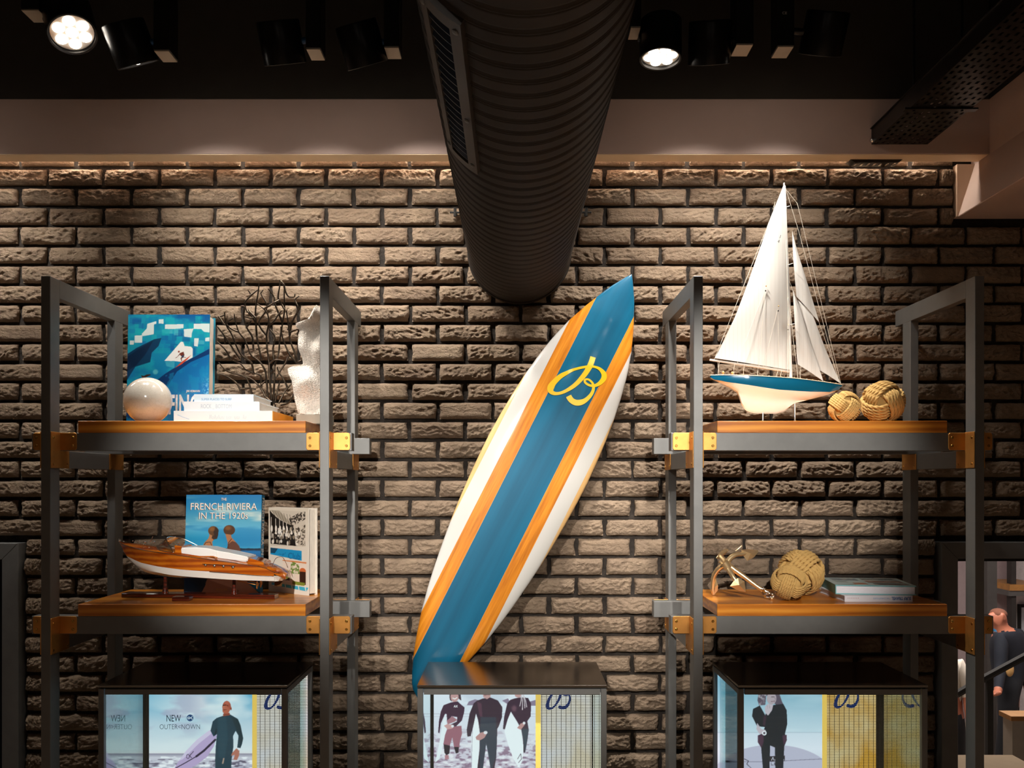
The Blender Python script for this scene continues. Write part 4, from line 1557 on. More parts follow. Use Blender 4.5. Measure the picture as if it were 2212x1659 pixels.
br_, pr2 = book_stand('upright book with two bathers against a blue sky on the cover, behind the speedboat', .277, .357, .036, pl2_, M('peacock blue cloth', '#0a6a8f', .45), c, WH2, spine_right=True)
CREAM = M('cream print', '#e8dccd', .5)
SHADOWINK = M('brown drop shadow print', '#4a3a36', .6)
for s, a, b, y_0, y_1, bd in (('THE', 608, 687, 165, 203, 0), ('FRENCH RIVIERA', 165, 1132, 238, 335, -.004), ('IN THE 1920s', 290, 1003, 372, 465, -.004)):
    cover_text(s, a - 8, b - 8, y_0 + 7, y_1 + 7, c, WH2, pl2_, SHADOWINK, pr2, bd, -.0010)
    cover_text(s, a, b, y_0, y_1, c, WH2, pl2_, CREAM, pr2, bd, -.0014)
cover_text('ASSOULINE', 560, 730, 1455, 1480, c, WH2, pl2_, M('gilt print', '#b98a3a', .5), pr2)
fs = lambda a, b: pl2_ @ Vector((WH2[0] + .0012, .005 + .026 * b, WH2[1] * a))
text_mb('FRENCH RIVIERA  IN THE 1920s', .97, .08, 0, 1, fs, .02).build('lettering', CREAM, br_)

# beach club album, standing at an angle
c = Canvas(1280, 320, 1890, 1590, .3)
c.grad([(320, '#d9cdbb'), (1590, '#e6ded2')])
ph = [(1300, 360), (1845, 365), (1845, 880), (1315, 900)]
c.poly(ph, '#cfc3b2')
c.poly([(1300, 360), (1330, 400), (1450, 500), (1560, 550), (1660, 590), (1680, 640), (1700, 880), (1315, 870)], '#1d1712')
c.poly([(1310, 360), (1450, 365), (1640, 560), (1655, 590), (1500, 520), (1380, 420)], '#a89c8a')
for k in range(7):
    c.line([(1340 + 45 * k, 375 + 8 * k), (1400 + 40 * k, 470 + 18 * k)], 7, '#6d6252')
for x in (1325, 1392, 1455, 1510, 1560):
    c.line([(x, 470 + (x - 1325) * .3), (x, 780)], 9, '#d9cfc0')
    c.ell(x + 6, 640, 16, 50, '#efe7da')
rr = random.Random(4)
for k in range(60):
    c.ell(rr.uniform(1340, 1760), rr.uniform(620, 850), rr.uniform(8, 20), rr.uniform(14, 36), rr.choice(['#efe6d8', '#2a211a', '#c9bca8', '#8a7c6a', '#f4efe6']), .9)
c.blend(c.inside([(1600, 480), (1760, 380), (1845, 370), (1845, 480), (1700, 560), (1640, 620)]) * np.clip((c.noise(18, 6) - .42) * 6, 0, 1), '#2c241c')
c.blend(c.inside([(1700, 600), (1845, 560), (1845, 880), (1700, 880)]) * np.clip((c.noise(22, 16) - .5) * 6, 0, 1), '#4a4033')
c.poly([(1310, 930), (1790, 945), (1790, 1090), (1310, 1030)], '#1b8fc4')
c.poly([(1310, 930), (1430, 935), (1380, 1010), (1310, 1010)], '#15435f')
c.poly([(1500, 1100), (1860, 1105), (1860, 1128), (1500, 1115)], '#d9854f')
c.poly([(1500, 1128), (1860, 1128), (1860, 1450), (1500, 1440)], '#ead7c6')
c.ell(1805, 1240, 46, 45, '#cf6a38')
c.poly([(1760, 1250), (1850, 1250), (1850, 1440), (1760, 1440)], '#3a2218')
c.poly([(1540, 1260), (1610, 1260), (1610, 1400), (1540, 1400)], '#4a2a1e')
c.blend(c.inside([(1630, 1120), (1750, 1120), (1760, 1290), (1620, 1290)]) * np.clip((c.noise(22, 26) - .42) * 7, 0, 1), '#6f8a3c')
c.line([(1690, 1280), (1690, 1440)], 12, '#e6dccb')
c.line([(1660, 1300), (1660, 1430)], 8, '#efe6da')
c.poly([(1650, 1400), (1840, 1410), (1830, 1455), (1650, 1450)], '#7f8a34')
c.poly([(1330, 1455), (1890, 1475), (1860, 1530), (1330, 1490)], '#3fb0cf')
for x in range(1440, 1860, 100):
    c.line([(x, 1465), (x + 10, 1520)], 14, '#dfe6e2')
WH3 = (.229, .309)
ang = math.atan2(-.141, .180)
pl3_ = Matrix.Translation(Vector((-.908, 3.292, ZL))) @ Matrix.Rotation(ang, 4, 'Z')
bc, pr3 = book_stand('upright white album with old beach club photographs on the cover, beside the blue book', .229, .309, .040, pl3_, M('ivory album boards', '#e3dbcf', .5), c, WH3)
cover_text('Club', 1590, 1770, 985, 1075, c, WH3, pl3_, M('deep blue script', '#0d5f97', .5), pr3, 0)
cover_text("~r'", 1440, 1550, 985, 1040, c, WH3, pl3_, MATS['deep blue script'], pr3, 0)

# ---- books on the right lower shelf
PAPERL = M('cool page paper', '#d3cfd4', .8, var=.08, vscale=80, stretch=(1, 1, 20))
b4, R4 = book_flat('thin white book with blue upside down lettering, under the teal book', 1.1127, 1.3414, 2.990, 3.235, ZL, .0202, M('white spine', '#d8d5da', .4, var=.02), PAPERL)
b5, R5 = book_flat('thick teal book with beach photographs on its cover, lying on the white book', 1.112, 1.374, 3.012, 3.245, ZL + .0204, .0315, M('sea green cloth', '#6aa5a8', .45, var=.1), PAPERL, yaw=-.14, spine='left')
front_text('SURF TRAVEL', 1926, 1968, 1289.2, 1296.2, 2.9895, M('blue print', '#0a5c9c', .5), b4, .03, 0, True)
front_text('THE COMPLETE GUIDE', 1886, 1922, 1291, 1294.5, 2.9895, inkb, b4, 0, 0, True)
front_text('- - - - - - -', 1831, 1855, 1291.5, 1292.5, 2.9895, M('red print', '#9c4a3a', .5), b4, 0, 0, True)
c = Canvas(0, 0, 260, 230, .5)
c.grad([(0, '#a9c4c4'), (230, '#b7cdcb')])
for q, col in (((20, 20, 110, 90), '#4d6f7f'), ((125, 15, 245, 70), '#3c4f52'), ((125, 85, 245, 150), '#6a4438'), ((70, 160, 115, 200), '#a8552a'), ((135, 165, 245, 210), '#4a3a33'), ((20, 105, 60, 150), '#7d9c9c')):
    c.poly([(q[0], q[1]), (q[2], q[1]), (q[2], q[3]), (q[0], q[3])], col)
    c.blend(c.inside([(q[0], q[1]), (q[2], q[1]), (q[2], q[3]), (q[0], q[3])]) * np.clip((c.noise(16, q[0] + 1) - .5) * 5, 0, .8), '#b9b0a4')
c.mesh('cover_print', lambda x, y: R5 @ Vector((1.112 + .262 * x / 260, 3.245 - .233 * y / 230, ZL + .0204 + .0321)), PRINT, b5)

# ================================================================== CERAMIC BALL
t = NT('crackle glaze')
vo = t.n('ShaderNodeTexVoronoi', feature='DISTANCE_TO_EDGE')
vo.inputs['Scale'].default_value = 75
t.l(t.coord(), vo.inputs['Vector'])
t.l(t.ramp(vo.outputs[0], [(.0, lin('#a39480')), (.014, lin('#cfc7ba'))]), t.b.inputs['Base Color'])
t.b.inputs['Roughness'].default_value = .14
t.b.inputs['Coat Weight'].default_value = .6
bl = MB()
RB = .0795
bc_ = Vector((PX(319.5, 3.06), 3.06, ZU + RB - .0005))
bl.ball(bc_, RB, 64, 40)
tag(bl.build('ceramic_ball', t.m, smooth=180), 'cream crackle glazed ceramic ball in front of the surfing book', 'ball')

# ================================================================== BLACK BRANCH CORAL
CORAL = M('dark bronze', '#42382e', .28, .9, var=.25, vscale=50)
BRANCH = [[(655, 1420), (635, 1200), (630, 1000), (610, 850), (600, 700), (625, 560), (610, 460), (570, 400), (500, 345)],
          [(680, 1420), (690, 1200), (695, 1050), (735, 900), (750, 750), (780, 560), (800, 400), (800, 250), (800, 110)],
          [(610, 1400), (600, 1200), (580, 1080), (520, 990), (430, 920), (390, 830), (350, 740), (290, 660), (250, 520), (240, 460)],
          [(700, 1430), (720, 1340), (745, 1240), (755, 1200)], [(830, 1275), (790, 1180), (740, 1110), (715, 1050)],
          [(735, 1460), (800, 1330), (880, 1240), (900, 1190)], [(760, 1480), (850, 1450), (910, 1350)],
          [(590, 1390), (545, 1300), (480, 1230), (420, 1180), (300, 1140), (160, 1100), (60, 1000)],
          [(545, 1310), (540, 1160), (500, 1130), (380, 1090), (310, 1020), (230, 980)],
          [(455, 1120), (430, 1000), (330, 930), (270, 830), (210, 690), (150, 580), (130, 440)],
          [(310, 960), (240, 870), (130, 700), (50, 600)], [(490, 700), (480, 560), (480, 400), (500, 250), (520, 115)],
          [(480, 560), (430, 480), (370, 400), (360, 320), (420, 250), (395, 195)], [(600, 700), (510, 560), (590, 430), (600, 350), (560, 270), (530, 220)],
          [(780, 560), (730, 440), (690, 330), (680, 260), (620, 175)], [(800, 400), (760, 330), (730, 270), (745, 150), (750, 75)], [(750, 80), (790, 130), (810, 200), (850, 265), (910, 265), (915, 235)],
          [(860, 700), (880, 560), (940, 450), (950, 380), (920, 300), (965, 255)], [(940, 1000), (910, 880), (870, 760), (850, 650), (840, 540), (820, 420)],
          [(940, 1000), (860, 910), (800, 780), (770, 690), (760, 600)], [(330, 1380), (280, 1250), (180, 1170), (70, 1130)], [(440, 1360), (400, 1230), (370, 1170), (310, 1140)],
          [(200, 970), (130, 850), (50, 770)], [(450, 850), (440, 720), (380, 610), (340, 480), (350, 380), (310, 370)], [(545, 970), (510, 820), (490, 700)],
          [(680, 970), (670, 850), (690, 720), (640, 630)], [(840, 930), (810, 1010), (760, 1090), (700, 1180)], [(620, 590), (680, 540), (730, 470), (770, 420)], [(940, 450), (985, 365)],
          [(870, 660), (950, 630), (940, 700)], [(480, 500), (410, 430), (400, 390)], [(420, 250), (500, 190)], [(530, 230), (560, 190)], [(290, 660), (200, 620), (150, 560), (230, 510)],
          [(60, 500), (130, 470)], [(130, 580), (60, 480)], [(630, 1140), (690, 1090)], [(540, 1250), (590, 1210)], [(570, 400), (650, 355), (680, 330)], [(640, 1010), (700, 970), (790, 980)],
          [(370, 620), (430, 530)], [(130, 700), (140, 800)], [(430, 1000), (450, 1110)], [(880, 560), (830, 640)], [(60, 1130), (50, 1180)], [(300, 1300), (420, 1290), (480, 1300)],
          [(600, 1390), (655, 1440)], [(710, 1370), (800, 1340), (840, 1350)], [(940, 1000), (985, 980)], [(340, 480), (410, 500), (470, 500)], [(690, 330), (740, 300)]]
coral = thing('branch_sculpture', 'dark bronze branching sea fan sculpture behind the stacked books', 'sculpture', (-.86, 3.272, ZU))
cr = random.Random(8)


def smooth_path(p, n=5):
    out = []
    for i in range(len(p) - 1):
        a, b, c_, d = p[max(i - 1, 0)], p[i], p[i + 1], p[min(i + 2, len(p) - 1)]
        for k in range(n):
            s = k / n
            out.append(.5 * ((2 * b) + (c_ - a) * s + (2 * a - 5 * b + 4 * c_ - d) * s * s + (3 * b - a - 3 * c_ + d) * s ** 3))
    out.append(p[-1])
    return out


for pts in BRANCH:
    yo = 3.272 + cr.uniform(-.03, .03)
    w0 = []
    for i, (zx, zy) in enumerate(pts):
        dep = yo * min(1, (1500 - zy) / 500) + 3.272 * (1 - min(1, (1500 - zy) / 500))
        w0.append(P(460 + zx / 5.183 + cr.uniform(-.6, .6), 590 + zy / 5.183, dep + cr.uniform(-.004, .004)))
    sp = smooth_path(w0)
    n = len(sp)
    MB().tube(sp, [.0040 * (1 - .45 * i / n) for i in range(n)], 7).build('branch', CORAL, coral, smooth=60)
MB().lathe([(.04, 0), (.04, .006), (.014, .012), (.010, .05), (.006, .085)], P(592, 0, 3.272) * Vector((1, 1, 0)) + Vector((0, 0, ZU)) if False else (PX(592, 3.272), 3.272, ZU), (0, 0, 1), 20).build('base', CORAL, coral, smooth=40)
fill = MB()

# ================================================================== WHITE CORAL
COR_L = [(390, 1180), (430, 1135), (500, 1100), (545, 1045), (562, 940), (600, 935), (640, 975), (700, 955), (780, 958), (850, 965), (940, 1000), (1020, 1020), (1040, 985), (1050, 870), (1075, 836), (1130, 845), (1210, 890), (1330, 902), (1450, 925), (1540, 945), (1590, 965)]
COR_R = [(390, 1215), (450, 1255), (560, 1290), (700, 1300), (850, 1285), (1000, 1270), (1100, 1275), (1250, 1290), (1400, 1300), (1500, 1290), (1590, 1270)]
wc = thing('coral_sculpture', 'white knobbly coral piece standing on a grey stone base', 'sculpture', (PX(670, 3.13), 3.13, ZU))
YC = 3.13
mb = MB()
rows = []
zys = np.linspace(392, 1590, 96)
for k, zy in enumerate(zys):
    l_ = np.interp(zy, [a for a, b in COR_L], [b for a, b in COR_L])
    r_ = np.interp(zy, [a for a, b in COR_R], [b for a, b in COR_R])
    xa, xb = PX(460 + l_ / 5.183, YC), PX(460 + r_ / 5.183, YC)
    zz = PZ(590 + zy / 5.183, YC)
    cx, hx = (xa + xb) / 2, (xb - xa) / 2
    hy = .042 + .012 * math.sin(k * .21)
    ring = []
    for j in range(110):
        tt = 2 * PI * j / 110
        fl = 1 + .30 * math.sin(tt * 3 + k * .10) * math.sin(tt) ** 2
        p = Vector((cx + hx * math.cos(tt), YC + hy * math.sin(tt) * fl, zz))
        bp = .0016 * math.sin(j * 1.9 + (k % 2) * 1.5) + .004 * mn.noise(p * 22)
        nrm = Vector((math.cos(tt), math.sin(tt), 0))
        ring.append(p + nrm * (bp if abs(math.cos(tt)) < .97 else bp * .4))
    rows.append(ring)
mb.grid(rows, closed=True)
mb.add(rows[0], [tuple(range(110))])
mb.add(rows[-1], [tuple(range(109, -1, -1))])
CORW = NT('white coral')
vo = CORW.n('ShaderNodeTexVoronoi')
vo.inputs['Scale'].default_value = 260
CORW.l(CORW.coord(), vo.inputs['Vector'])
CORW.bump(vo.outputs[0], .9, -.004)
CORW.b.inputs['Base Color'].default_value = (*lin('#dcd2c6'), 1)
CORW.b.inputs['Roughness'].default_value = .8
mb.build('coral_body', CORW.m, wc, smooth=60)
zb_ = PZ(590 + 1588 / 5.183, YC)
MB().box(PX(646, YC), PX(716, YC), YC - .045, YC + .045, ZU, zb_).build('stone_base', M('grey stone', '#8d8678', .7, bump=.2), wc, bevel=.003)

# ================================================================== SPEEDBOAT
YBt = 3.07
boat = thing('model_speedboat', 'varnished wooden model speedboat with white seats on a dark stand', 'model boat', (PX(430, YBt), 3.07, ZL))
MAHO = M_wood('varnished mahogany', '#7c300c', '#a9510f', '#cf7a1a', 'x', 1.3, .18, 1.0)
MAHOD = M_wood('dark mahogany', '#2a0d06', '#451509', '#5e200d', 'x', 2.0, .2, .8)


def byc(px):
    return 3.115 - .045 * (px - 245) / 380


SHEER = [(245, 1171), (256.6, 1176.2), (313.6, 1186.9), (339, 1190.3), (388.8, 1196.2), (417, 1199.9), (469.6, 1206.1), (496.4, 1209.3), (550.5, 1217), (580, 1221.1), (600, 1232), (612, 1236), (624, 1236.5)]
KEEL = [(245, 1173), (252.6, 1185.2), (262.8, 1203.3), (273, 1216.9), (284.2, 1227), (302.3, 1237.2), (326, 1244), (365.6, 1248.5), (433.4, 1251.3), (475, 1251.5), (522, 1254), (581, 1255.8), (601, 1254.6)]
WATER = [(245, 1172.5), (252.6, 1184), (262.8, 1202), (280, 1208.5), (300, 1215.7), (343, 1223), (410.8, 1229.3), (462.8, 1231.5), (510.5, 1234.6), (563.4, 1239.3), (601, 1241)]
CHINE = [(245, 1172.8), (252.6, 1184.6), (262.8, 1202.6), (285, 1219), (320, 1232), (360, 1240), (433, 1245), (520, 1250), (601, 1252)]
HB = [(245, .0005), (249, .007), (256, .016), (270, .029), (290, .041), (320, .053), (360, .063), (420, .070), (480, .071), (540, .067), (580, .062), (601, .058)]


def ip(tab, x):
    return float(np.interp(x, [a for a, b in tab], [b for a, b in tab]))


def bp_(px, py, off):
    """boat point: picture position on the boat's own centre plane, off = across (negative towards the viewer)"""
    return Vector((PX(px, YBt), byc(px) + off, PZ(py, YBt)))


sts = [245, 248, 252, 258, 265, 275, 288, 302, 320, 343, 370, 400, 430, 465, 500, 535, 565, 585, 601]
side, bott = MB(), MB()
for s in (-1, 1):
    r1, r2 = [], []
    for px in sts:
        h = ip(HB, px)
        f = np.interp(px, [245, 300, 400, 601], [.35, .62, .92, .97])
        sh, wt, ch, kl = ip(SHEER, px), ip(WATER, px), ip(CHINE, px), ip(KEEL, px)
        r1.append([bp_(px, sh, s * h), bp_(px, sh * .66 + wt * .34, s * h * (.35 + .65 * f) if px < 300 else s * h * (.3 + .7 * f)), bp_(px, sh * .3 + wt * .7, s * h * (.1 + .9 * f)), bp_(px, wt, s * h * f)])
        r2.append([bp_(px, wt, s * h * f), bp_(px, ch, s * h * f * .88), bp_(px, (ch + kl) / 2, s * h * f * .45), bp_(px, kl, 0)])
    side.grid(r1)
    bott.grid(r2)
h = ip(HB, 601)
bott.add([bp_(601, 1241, -h * .97), bp_(601, 1252, -h * .85), bp_(601, 1254.6, 0), bp_(601, 1252, h * .85), bp_(601, 1241, h * .97)], [(0, 1, 2, 3, 4)])
hull = side.build('hull', MAHO, boat, smooth=60)
bott.build('hull_bottom', M('white hull paint', '#e9e4dc', .2, coat=.6, var=.02), boat, smooth=50)
# barrel shaped stern deck
st = MB()
rows = []
for px, sy, hh in ((575, 1220.4, .0625), (588, 1223.5, .060), (600, 1228, .057), (611, 1233, .052), (619, 1238, .045), (623, 1241, .038)):
    ring = []
    for k in range(13):
        a = -1 + 2 * k / 12
        ring.append(bp_(px, np.interp(abs(a), [0, .6, .9, 1], [sy - 5, sy - 3.5, sy + 1, max(sy + 8, 1236)]), a * hh))
    rows.append(ring)
st.grid(rows)
st.add([rows[-1][k] for k in range(13)] + [bp_(621, 1243, .036), bp_(621, 1243, -.036)], [tuple(range(15))])
st.build('stern_deck', MAHO, boat, smooth=50)
MB().grid([[bp_(598, 1240, -.056), bp_(615, 1241, -.048), bp_(622, 1243, 0), bp_(615, 1241, .048), bp_(598, 1240, .056)], [bp_(601, 1253, -.045), bp_(607, 1253, -.035), bp_(610, 1254, 0), bp_(607, 1253, .035), bp_(601, 1253, .045)]]).build('transom', MATS['white hull paint'], boat)
# deck
dk = MB()
rows = []
for px in sts[:-1]:
    h, sh = ip(HB, px), ip(SHEER, px)
    cr_ = 6.5 * min(1, h / .05)
    rows.append([bp_(px, sh - cr_ * (1 - a * a), a * h) for a in (-1, -.75, -.5, -.25, 0, .25, .5, .75, 1)])
dk.grid(rows)
dk.build('deck', MAHO, boat, smooth=60)
for s in (-1, 1):
    MB().tube([bp_(px, ip(SHEER, px) + .6, s * (ip(HB, px) + .0006)) for px in sts] + [bp_(612, 1234, s * .052)], .0011, 6).build('rub_rail', CHROME, boat, smooth=60)
    MB().tube([bp_(px, ip(WATER, px) + .4, s * (ip(HB, px) * .955 + .001)) for px in (463, 500, 535, 565, 585, 600)], .0012, 6).build('spray_rail', CHROME, boat, smooth=60)
seat = M('white leather', '#e6e3df', .4, var=.02)


def cushion(prof, hw, name='seat', mat=None, bev=.003):
    vs = []
    m = MB()
    n = len(prof)
    for o in (-hw, hw):
        vs += [bp_(a, b, o) for a, b in prof]
    m.add(vs, [tuple(range(n)), tuple(range(2 * n - 1, n - 1, -1))] + [(i, i + n, (i + 1) % n + n, (i + 1) % n) for i in range(n)])
    return m.build(name, mat or seat, boat, bevel=bev, seg=2, smooth=40)


cushion([(396, 1182), (430, 1181), (456, 1183), (476, 1188), (478, 1204), (440, 1203), (398, 1198)], .052)
cushion([(455, 1190), (472, 1187.5), (500, 1192), (544, 1201), (541, 1212), (500, 1208), (460, 1203)], .050, 'sun_pad')
cushion([(381, 1177), (398, 1179), (398, 1198), (384, 1196)], .050, 'dashboard', MAHO, .002)
cushion([(541, 1203), (558, 1207), (577, 1213), (577, 1222), (541, 1216)], .045, 'engine_hatch', MAHO, .002)
for s in (-1, 1):
    MB().tube([bp_(344, 1189, s * .050), bp_(395, 1194, s * .060), bp_(440, 1200, s * .062), bp_(470, 1200, s * .060), bp_(478, 1203, s * .058)], .0022, 6).build('coaming', MAHO, boat, smooth=60)
# windscreen
wl = smooth_path([bp_(382, 1192, -.060), bp_(350, 1188, -.052), bp_(336, 1181, -.022), bp_(336, 1180, .022), bp_(350, 1187, .052), bp_(432, 1196, .064)], 6)
wt_ = smooth_path([bp_(382, 1191, -.060), bp_(366, 1172, -.046), bp_(357, 1163, -.020), bp_(360, 1162, .022), bp_(380, 1168, .050), bp_(432, 1195, .064)], 6)
ws = MB().grid([wl, wt_]).build('windscreen', GLASS, boat, smooth=60)
MB().tube(wl, .0014, 6).build('lower_frame', CHROME, ws, smooth=60)
MB().tube(wt_, .0016, 6).build('upper_frame', CHROME, ws, smooth=60)
MB().tube([bp_(336, 1180.5, 0), bp_(358, 1162.5, 0)], .0012, 6).build('centre_post', CHROME, ws, smooth=60)
wheel = [bp_(386, 1180, -.028) + Vector((-.002, .014 * math.cos(k * PI / 8), .014 * math.sin(k * PI / 8))) for k in range(16)]
MB().tube(wheel, .0012, 5, closed=True).build('steering_wheel', CHROME, boat, smooth=60)
for px, py, off, r in ((245.5, 1169, 0, .0055), (304, 1172.5, 0, .004), (321, 1171, .012, .003), (327, 1172, -.012, .003), (306, 1177, -.02, .003), (322, 1183, -.035, .003), (288, 1171, .0, .003), (276, 1170, 0, .0025),
                       (453, 1201, -.058, .0042), (474, 1203.5, -.058, .003), (545, 1206, -.045, .003), (579, 1215, -.05, .003), (560, 1210, -.04, .003)):
    MB().ball(bp_(px, py, off), r, 12, 8).build('chrome_fitting', CHROME, boat, smooth=180)
MB().tube([bp_(313, 1173, 0), bp_(317, 1169, 0), bp_(321, 1160, 0)], .0014, 6).build('bow_light', CHROME, boat, smooth=60)
for px, py in ((454.5, 1217.5), (474, 1219), (493.5, 1220.3), (514, 1222)):
    o_ = -(ip(HB, px) * .985 + .0015)
    MB().ball(bp_(px, py, o_), .005, 14, 8, (1, .5, .75)).build('porthole', CHROME, boat, smooth=180)
MB().tube([bp_(448, 1215.5, -.0712), bp_(480, 1216.5, -.071), bp_(520, 1219.5, -.069)], .0008, 5).build('trim_line', CHROME, boat, smooth=60)
for off in (-.022, .022):
    MB().tube([bp_(515, 1254, off), bp_(555, 1262, off)], .0016, 6).build('propeller_shaft', BRASS, boat, smooth=60)
    pr_ = MB()
    cpt = bp_(558, 1262.5, off)
    pr_.ball(cpt, .004, 10, 6)
    for k in range(3):
        a = k * 2 * PI / 3
        pr_.ball(cpt + Vector((.001, .009 * math.cos(a), .009 * math.sin(a))), .008, 10, 6, (.25, 1, .8))
    pr_.build('propeller', BRASS, boat, smooth=180)
cushion([(593, 1255), (610, 1255), (608, 1267), (592, 1266)], .002, 'rudder', M('bronze rudder', '#6a4420', .4, .7), .0006)
fl = smooth_path([bp_(593, 1221, -.03), bp_(600, 1205, -.03), bp_(608, 1203, 0), bp_(612, 1212, .02), bp_(617, 1228, .03)], 4)
MB().tube(fl, .0011, 6).build('stern_rail', CHROME, boat, smooth=60)
# stand
ya, yb = 3.095, 3.045
MB().add([(PX(262, ya), ya, ZL), (PX(593, yb), yb, ZL), (PX(593, yb), yb + .055, ZL), (PX(262, ya), ya + .055, ZL)] + [(PX(262, ya), ya, ZL + .0155), (PX(593, yb), yb, ZL + .0155), (PX(593, yb), yb + .055, ZL + .0155), (PX(262, ya), ya + .055, ZL + .0155)],
         [(0, 1, 2, 3), (4, 5, 6, 7), (0, 1, 5, 4), (1, 2, 6, 5), (2, 3, 7, 6), (3, 0, 4, 7)]).build('stand_base', MAHOD, boat, bevel=.0015)
for px, py in ((349, 1250), (503, 1254)):
    y = byc(px) + .005
    ztop = PZ(py - 2, YBt)
    MB().lathe([(.011, 0), (.0095, .008), (.0065, .022), (.0055, ztop - ZL - .0155)], (PX(px, YBt), y - .005, ZL + .0155), (0, 0, 1), 16).build('stand_post', MAHOD, boat, smooth=40)
MB().box(PX(376, 3.02), PX(413, 3.02), 3.0, 3.035, ZL, ZL + .015).xf(Matrix.Identity(4)).build('name_block', MAHOD, boat, bevel=.001)

# ================================================================== SAILING YACHT
YS = 3.12
yacht = thing('model_sailing_yacht', 'tall model sailing yacht with white sails and blue hull on a stand', 'model boat', (PX(1680, YS), YS, ZU))


def sy(px, py, off=0.):
    p = P(px, py, YS)
    p.y += off
    return p


STOP = [(1534.5, 811.5), (1580, 813), (1628.7, 815.5), (1708.3, 820.6), (1760, 825.5), (1818.8, 831.8)]
SBLU = [(1534.5, 816), (1541.7, 820.6), (1567, 827), (1610.6, 834.3), (1672, 844.5), (1737, 848.5), (1788, 848), (1809.8, 842.5), (1818.8, 834)]
SBOT = [(1534.5, 816.5), (1541.7, 821), (1567, 833), (1585, 842), (1592.4, 847), (1596.8, 858), (1601.5, 874), (1608, 884), (1614, 888.7), (1628.7, 893), (1675.7, 894), (1694, 888.7), (1705, 880), (1715.6, 872.4), (1744.6, 864), (1788, 853), (1809.8, 843.5), (1818.8, 834.5)]
SHB = [(1534.5, .006), (1560, .024), (1610, .041), (1670, .047), (1730, .041), (1780, .024), (1810, .008), (1818.8, .0008)]
hb, hw = MB(), MB()
stn = [1534.5, 1541.7, 1552, 1567, 1580, 1592.4, 1596.8, 1601.5, 1608, 1614, 1628.7, 1650, 1675.7, 1694, 1705, 1715.6, 1744.6, 1770, 1788, 1800, 1809.8, 1818.8]
for s in (-1, 1):
    ra, rb = [], []
    for px in stn:
        h, tp, bl_, bt = ip(SHB, px), ip(STOP, px), ip(SBLU, px), ip(SBOT, px)
        ra.append([sy(px, tp, s * h), sy(px, (tp + bl_) / 2, s * h * 1.04), sy(px, bl_, s * h * .96)])
        body = min(bl_ + 16, bt)
        k = min(1, max(0, (bt - bl_) / 12))
        rb.append([sy(px, bl_, s * h * .96), sy(px, bl_ + (body - bl_) * .5, s * h * .78 * k), sy(px, body, s * (h * .36 * k)), sy(px, body + (bt - body) * .4, s * .009 * k), sy(px, bt - (bt - body) * .12, s * .008 * k), sy(px, bt, 0)])
    hb.grid(ra)
    hw.grid(rb)
hb.build('hull', M('petrol blue gloss', '#0b5878', .15, coat=.8, var=.04), yacht, smooth=60)
hw.build('underbody', M('white yacht paint', '#ece5dc', .15, coat=.8, var=.02), yacht, smooth=60)
d = MB()
d.grid([[sy(px, ip(STOP, px) - .6, a * ip(SHB, px)) for a in (-1, -.5, 0, .5, 1)] for px in stn])
dk_ = d.build('deck', M_wood('deck teak', '#7a4a22', '#a06a34', '#bd8a4e', 'x', 3), yacht, smooth=60)
for s in (-1, 1):
    MB().tube([sy(px, ip(STOP, px) - .8, s * ip(SHB, px)) for px in stn], .0012, 5).build('gunwale', M('ivory trim', '#d8c7a8', .4), yacht, smooth=60)
SPAR = M('white spar', '#e8e2d8', .35, var=.02)
MB().tube([sy(1708.5, 822), sy(1703.5, 640), sy(1697, 480), sy(1693.5, 395)], [.0062, .0058, .0045, .0025], 10).build('mast', SPAR, yacht, smooth=60)
MB().tube([sy(1533, 777.5), sy(1620, 790), sy(1706, 803)], [.0035, .0046, .0046], 8).build('boom', SPAR, yacht, smooth=60)
t = NT('sail cloth')
wv = t.n('ShaderNodeTexWave', bands_direction='X')
wv.inputs['Scale'].default_value = 22
t.l(t.coord(), wv.inputs['Vector'])
t.l(t.ramp(wv.outputs[1], [(.0, lin('#c9c4bc')), (.06, lin('#d2cec7'))]), t.b.inputs['Base Color'])
t.b.inputs['Roughness'].default_value = .85
t.b.inputs['Transmission Weight'].default_value = 0
SAIL = t.m


def sail(name, left, right, yoff, bul, n=18, m=8):
    """left/right: luff and leech polylines from head to foot"""
    def samp(pl, s):
        ls = [0]
        for a, b in zip(pl[:-1], pl[1:]):
            ls.append(ls[-1] + math.hypot(b[0] - a[0], b[1] - a[1]))
        s *= ls[-1]
        return np.interp(s, ls, [p[0] for p in pl]), np.interp(s, ls, [p[1] for p in pl])
    f_, b_ = [], []
    for i in range(n + 1):
        s = i / n
        a, b = samp(left, s), samp(right, s)
        r1, r2 = [], []
        for j in range(m + 1):
            q = j / m
            x, y = a[0] + (b[0] - a[0]) * q, a[1] + (b[1] - a[1]) * q
            o = yoff + bul * math.sin(PI * q) * math.sin(PI * min(1, s * 1.1) * .9) + .0008 * math.sin(9 * q + 7 * s)
            r1.append(sy(x, y, o))
            r2.append(sy(x, y, o + .0012))
        f_.append(r1)
        b_.append(r2)
    mb = MB().grid(f_).grid(b_)
    mb.build(name, SAIL, yacht, smooth=180)


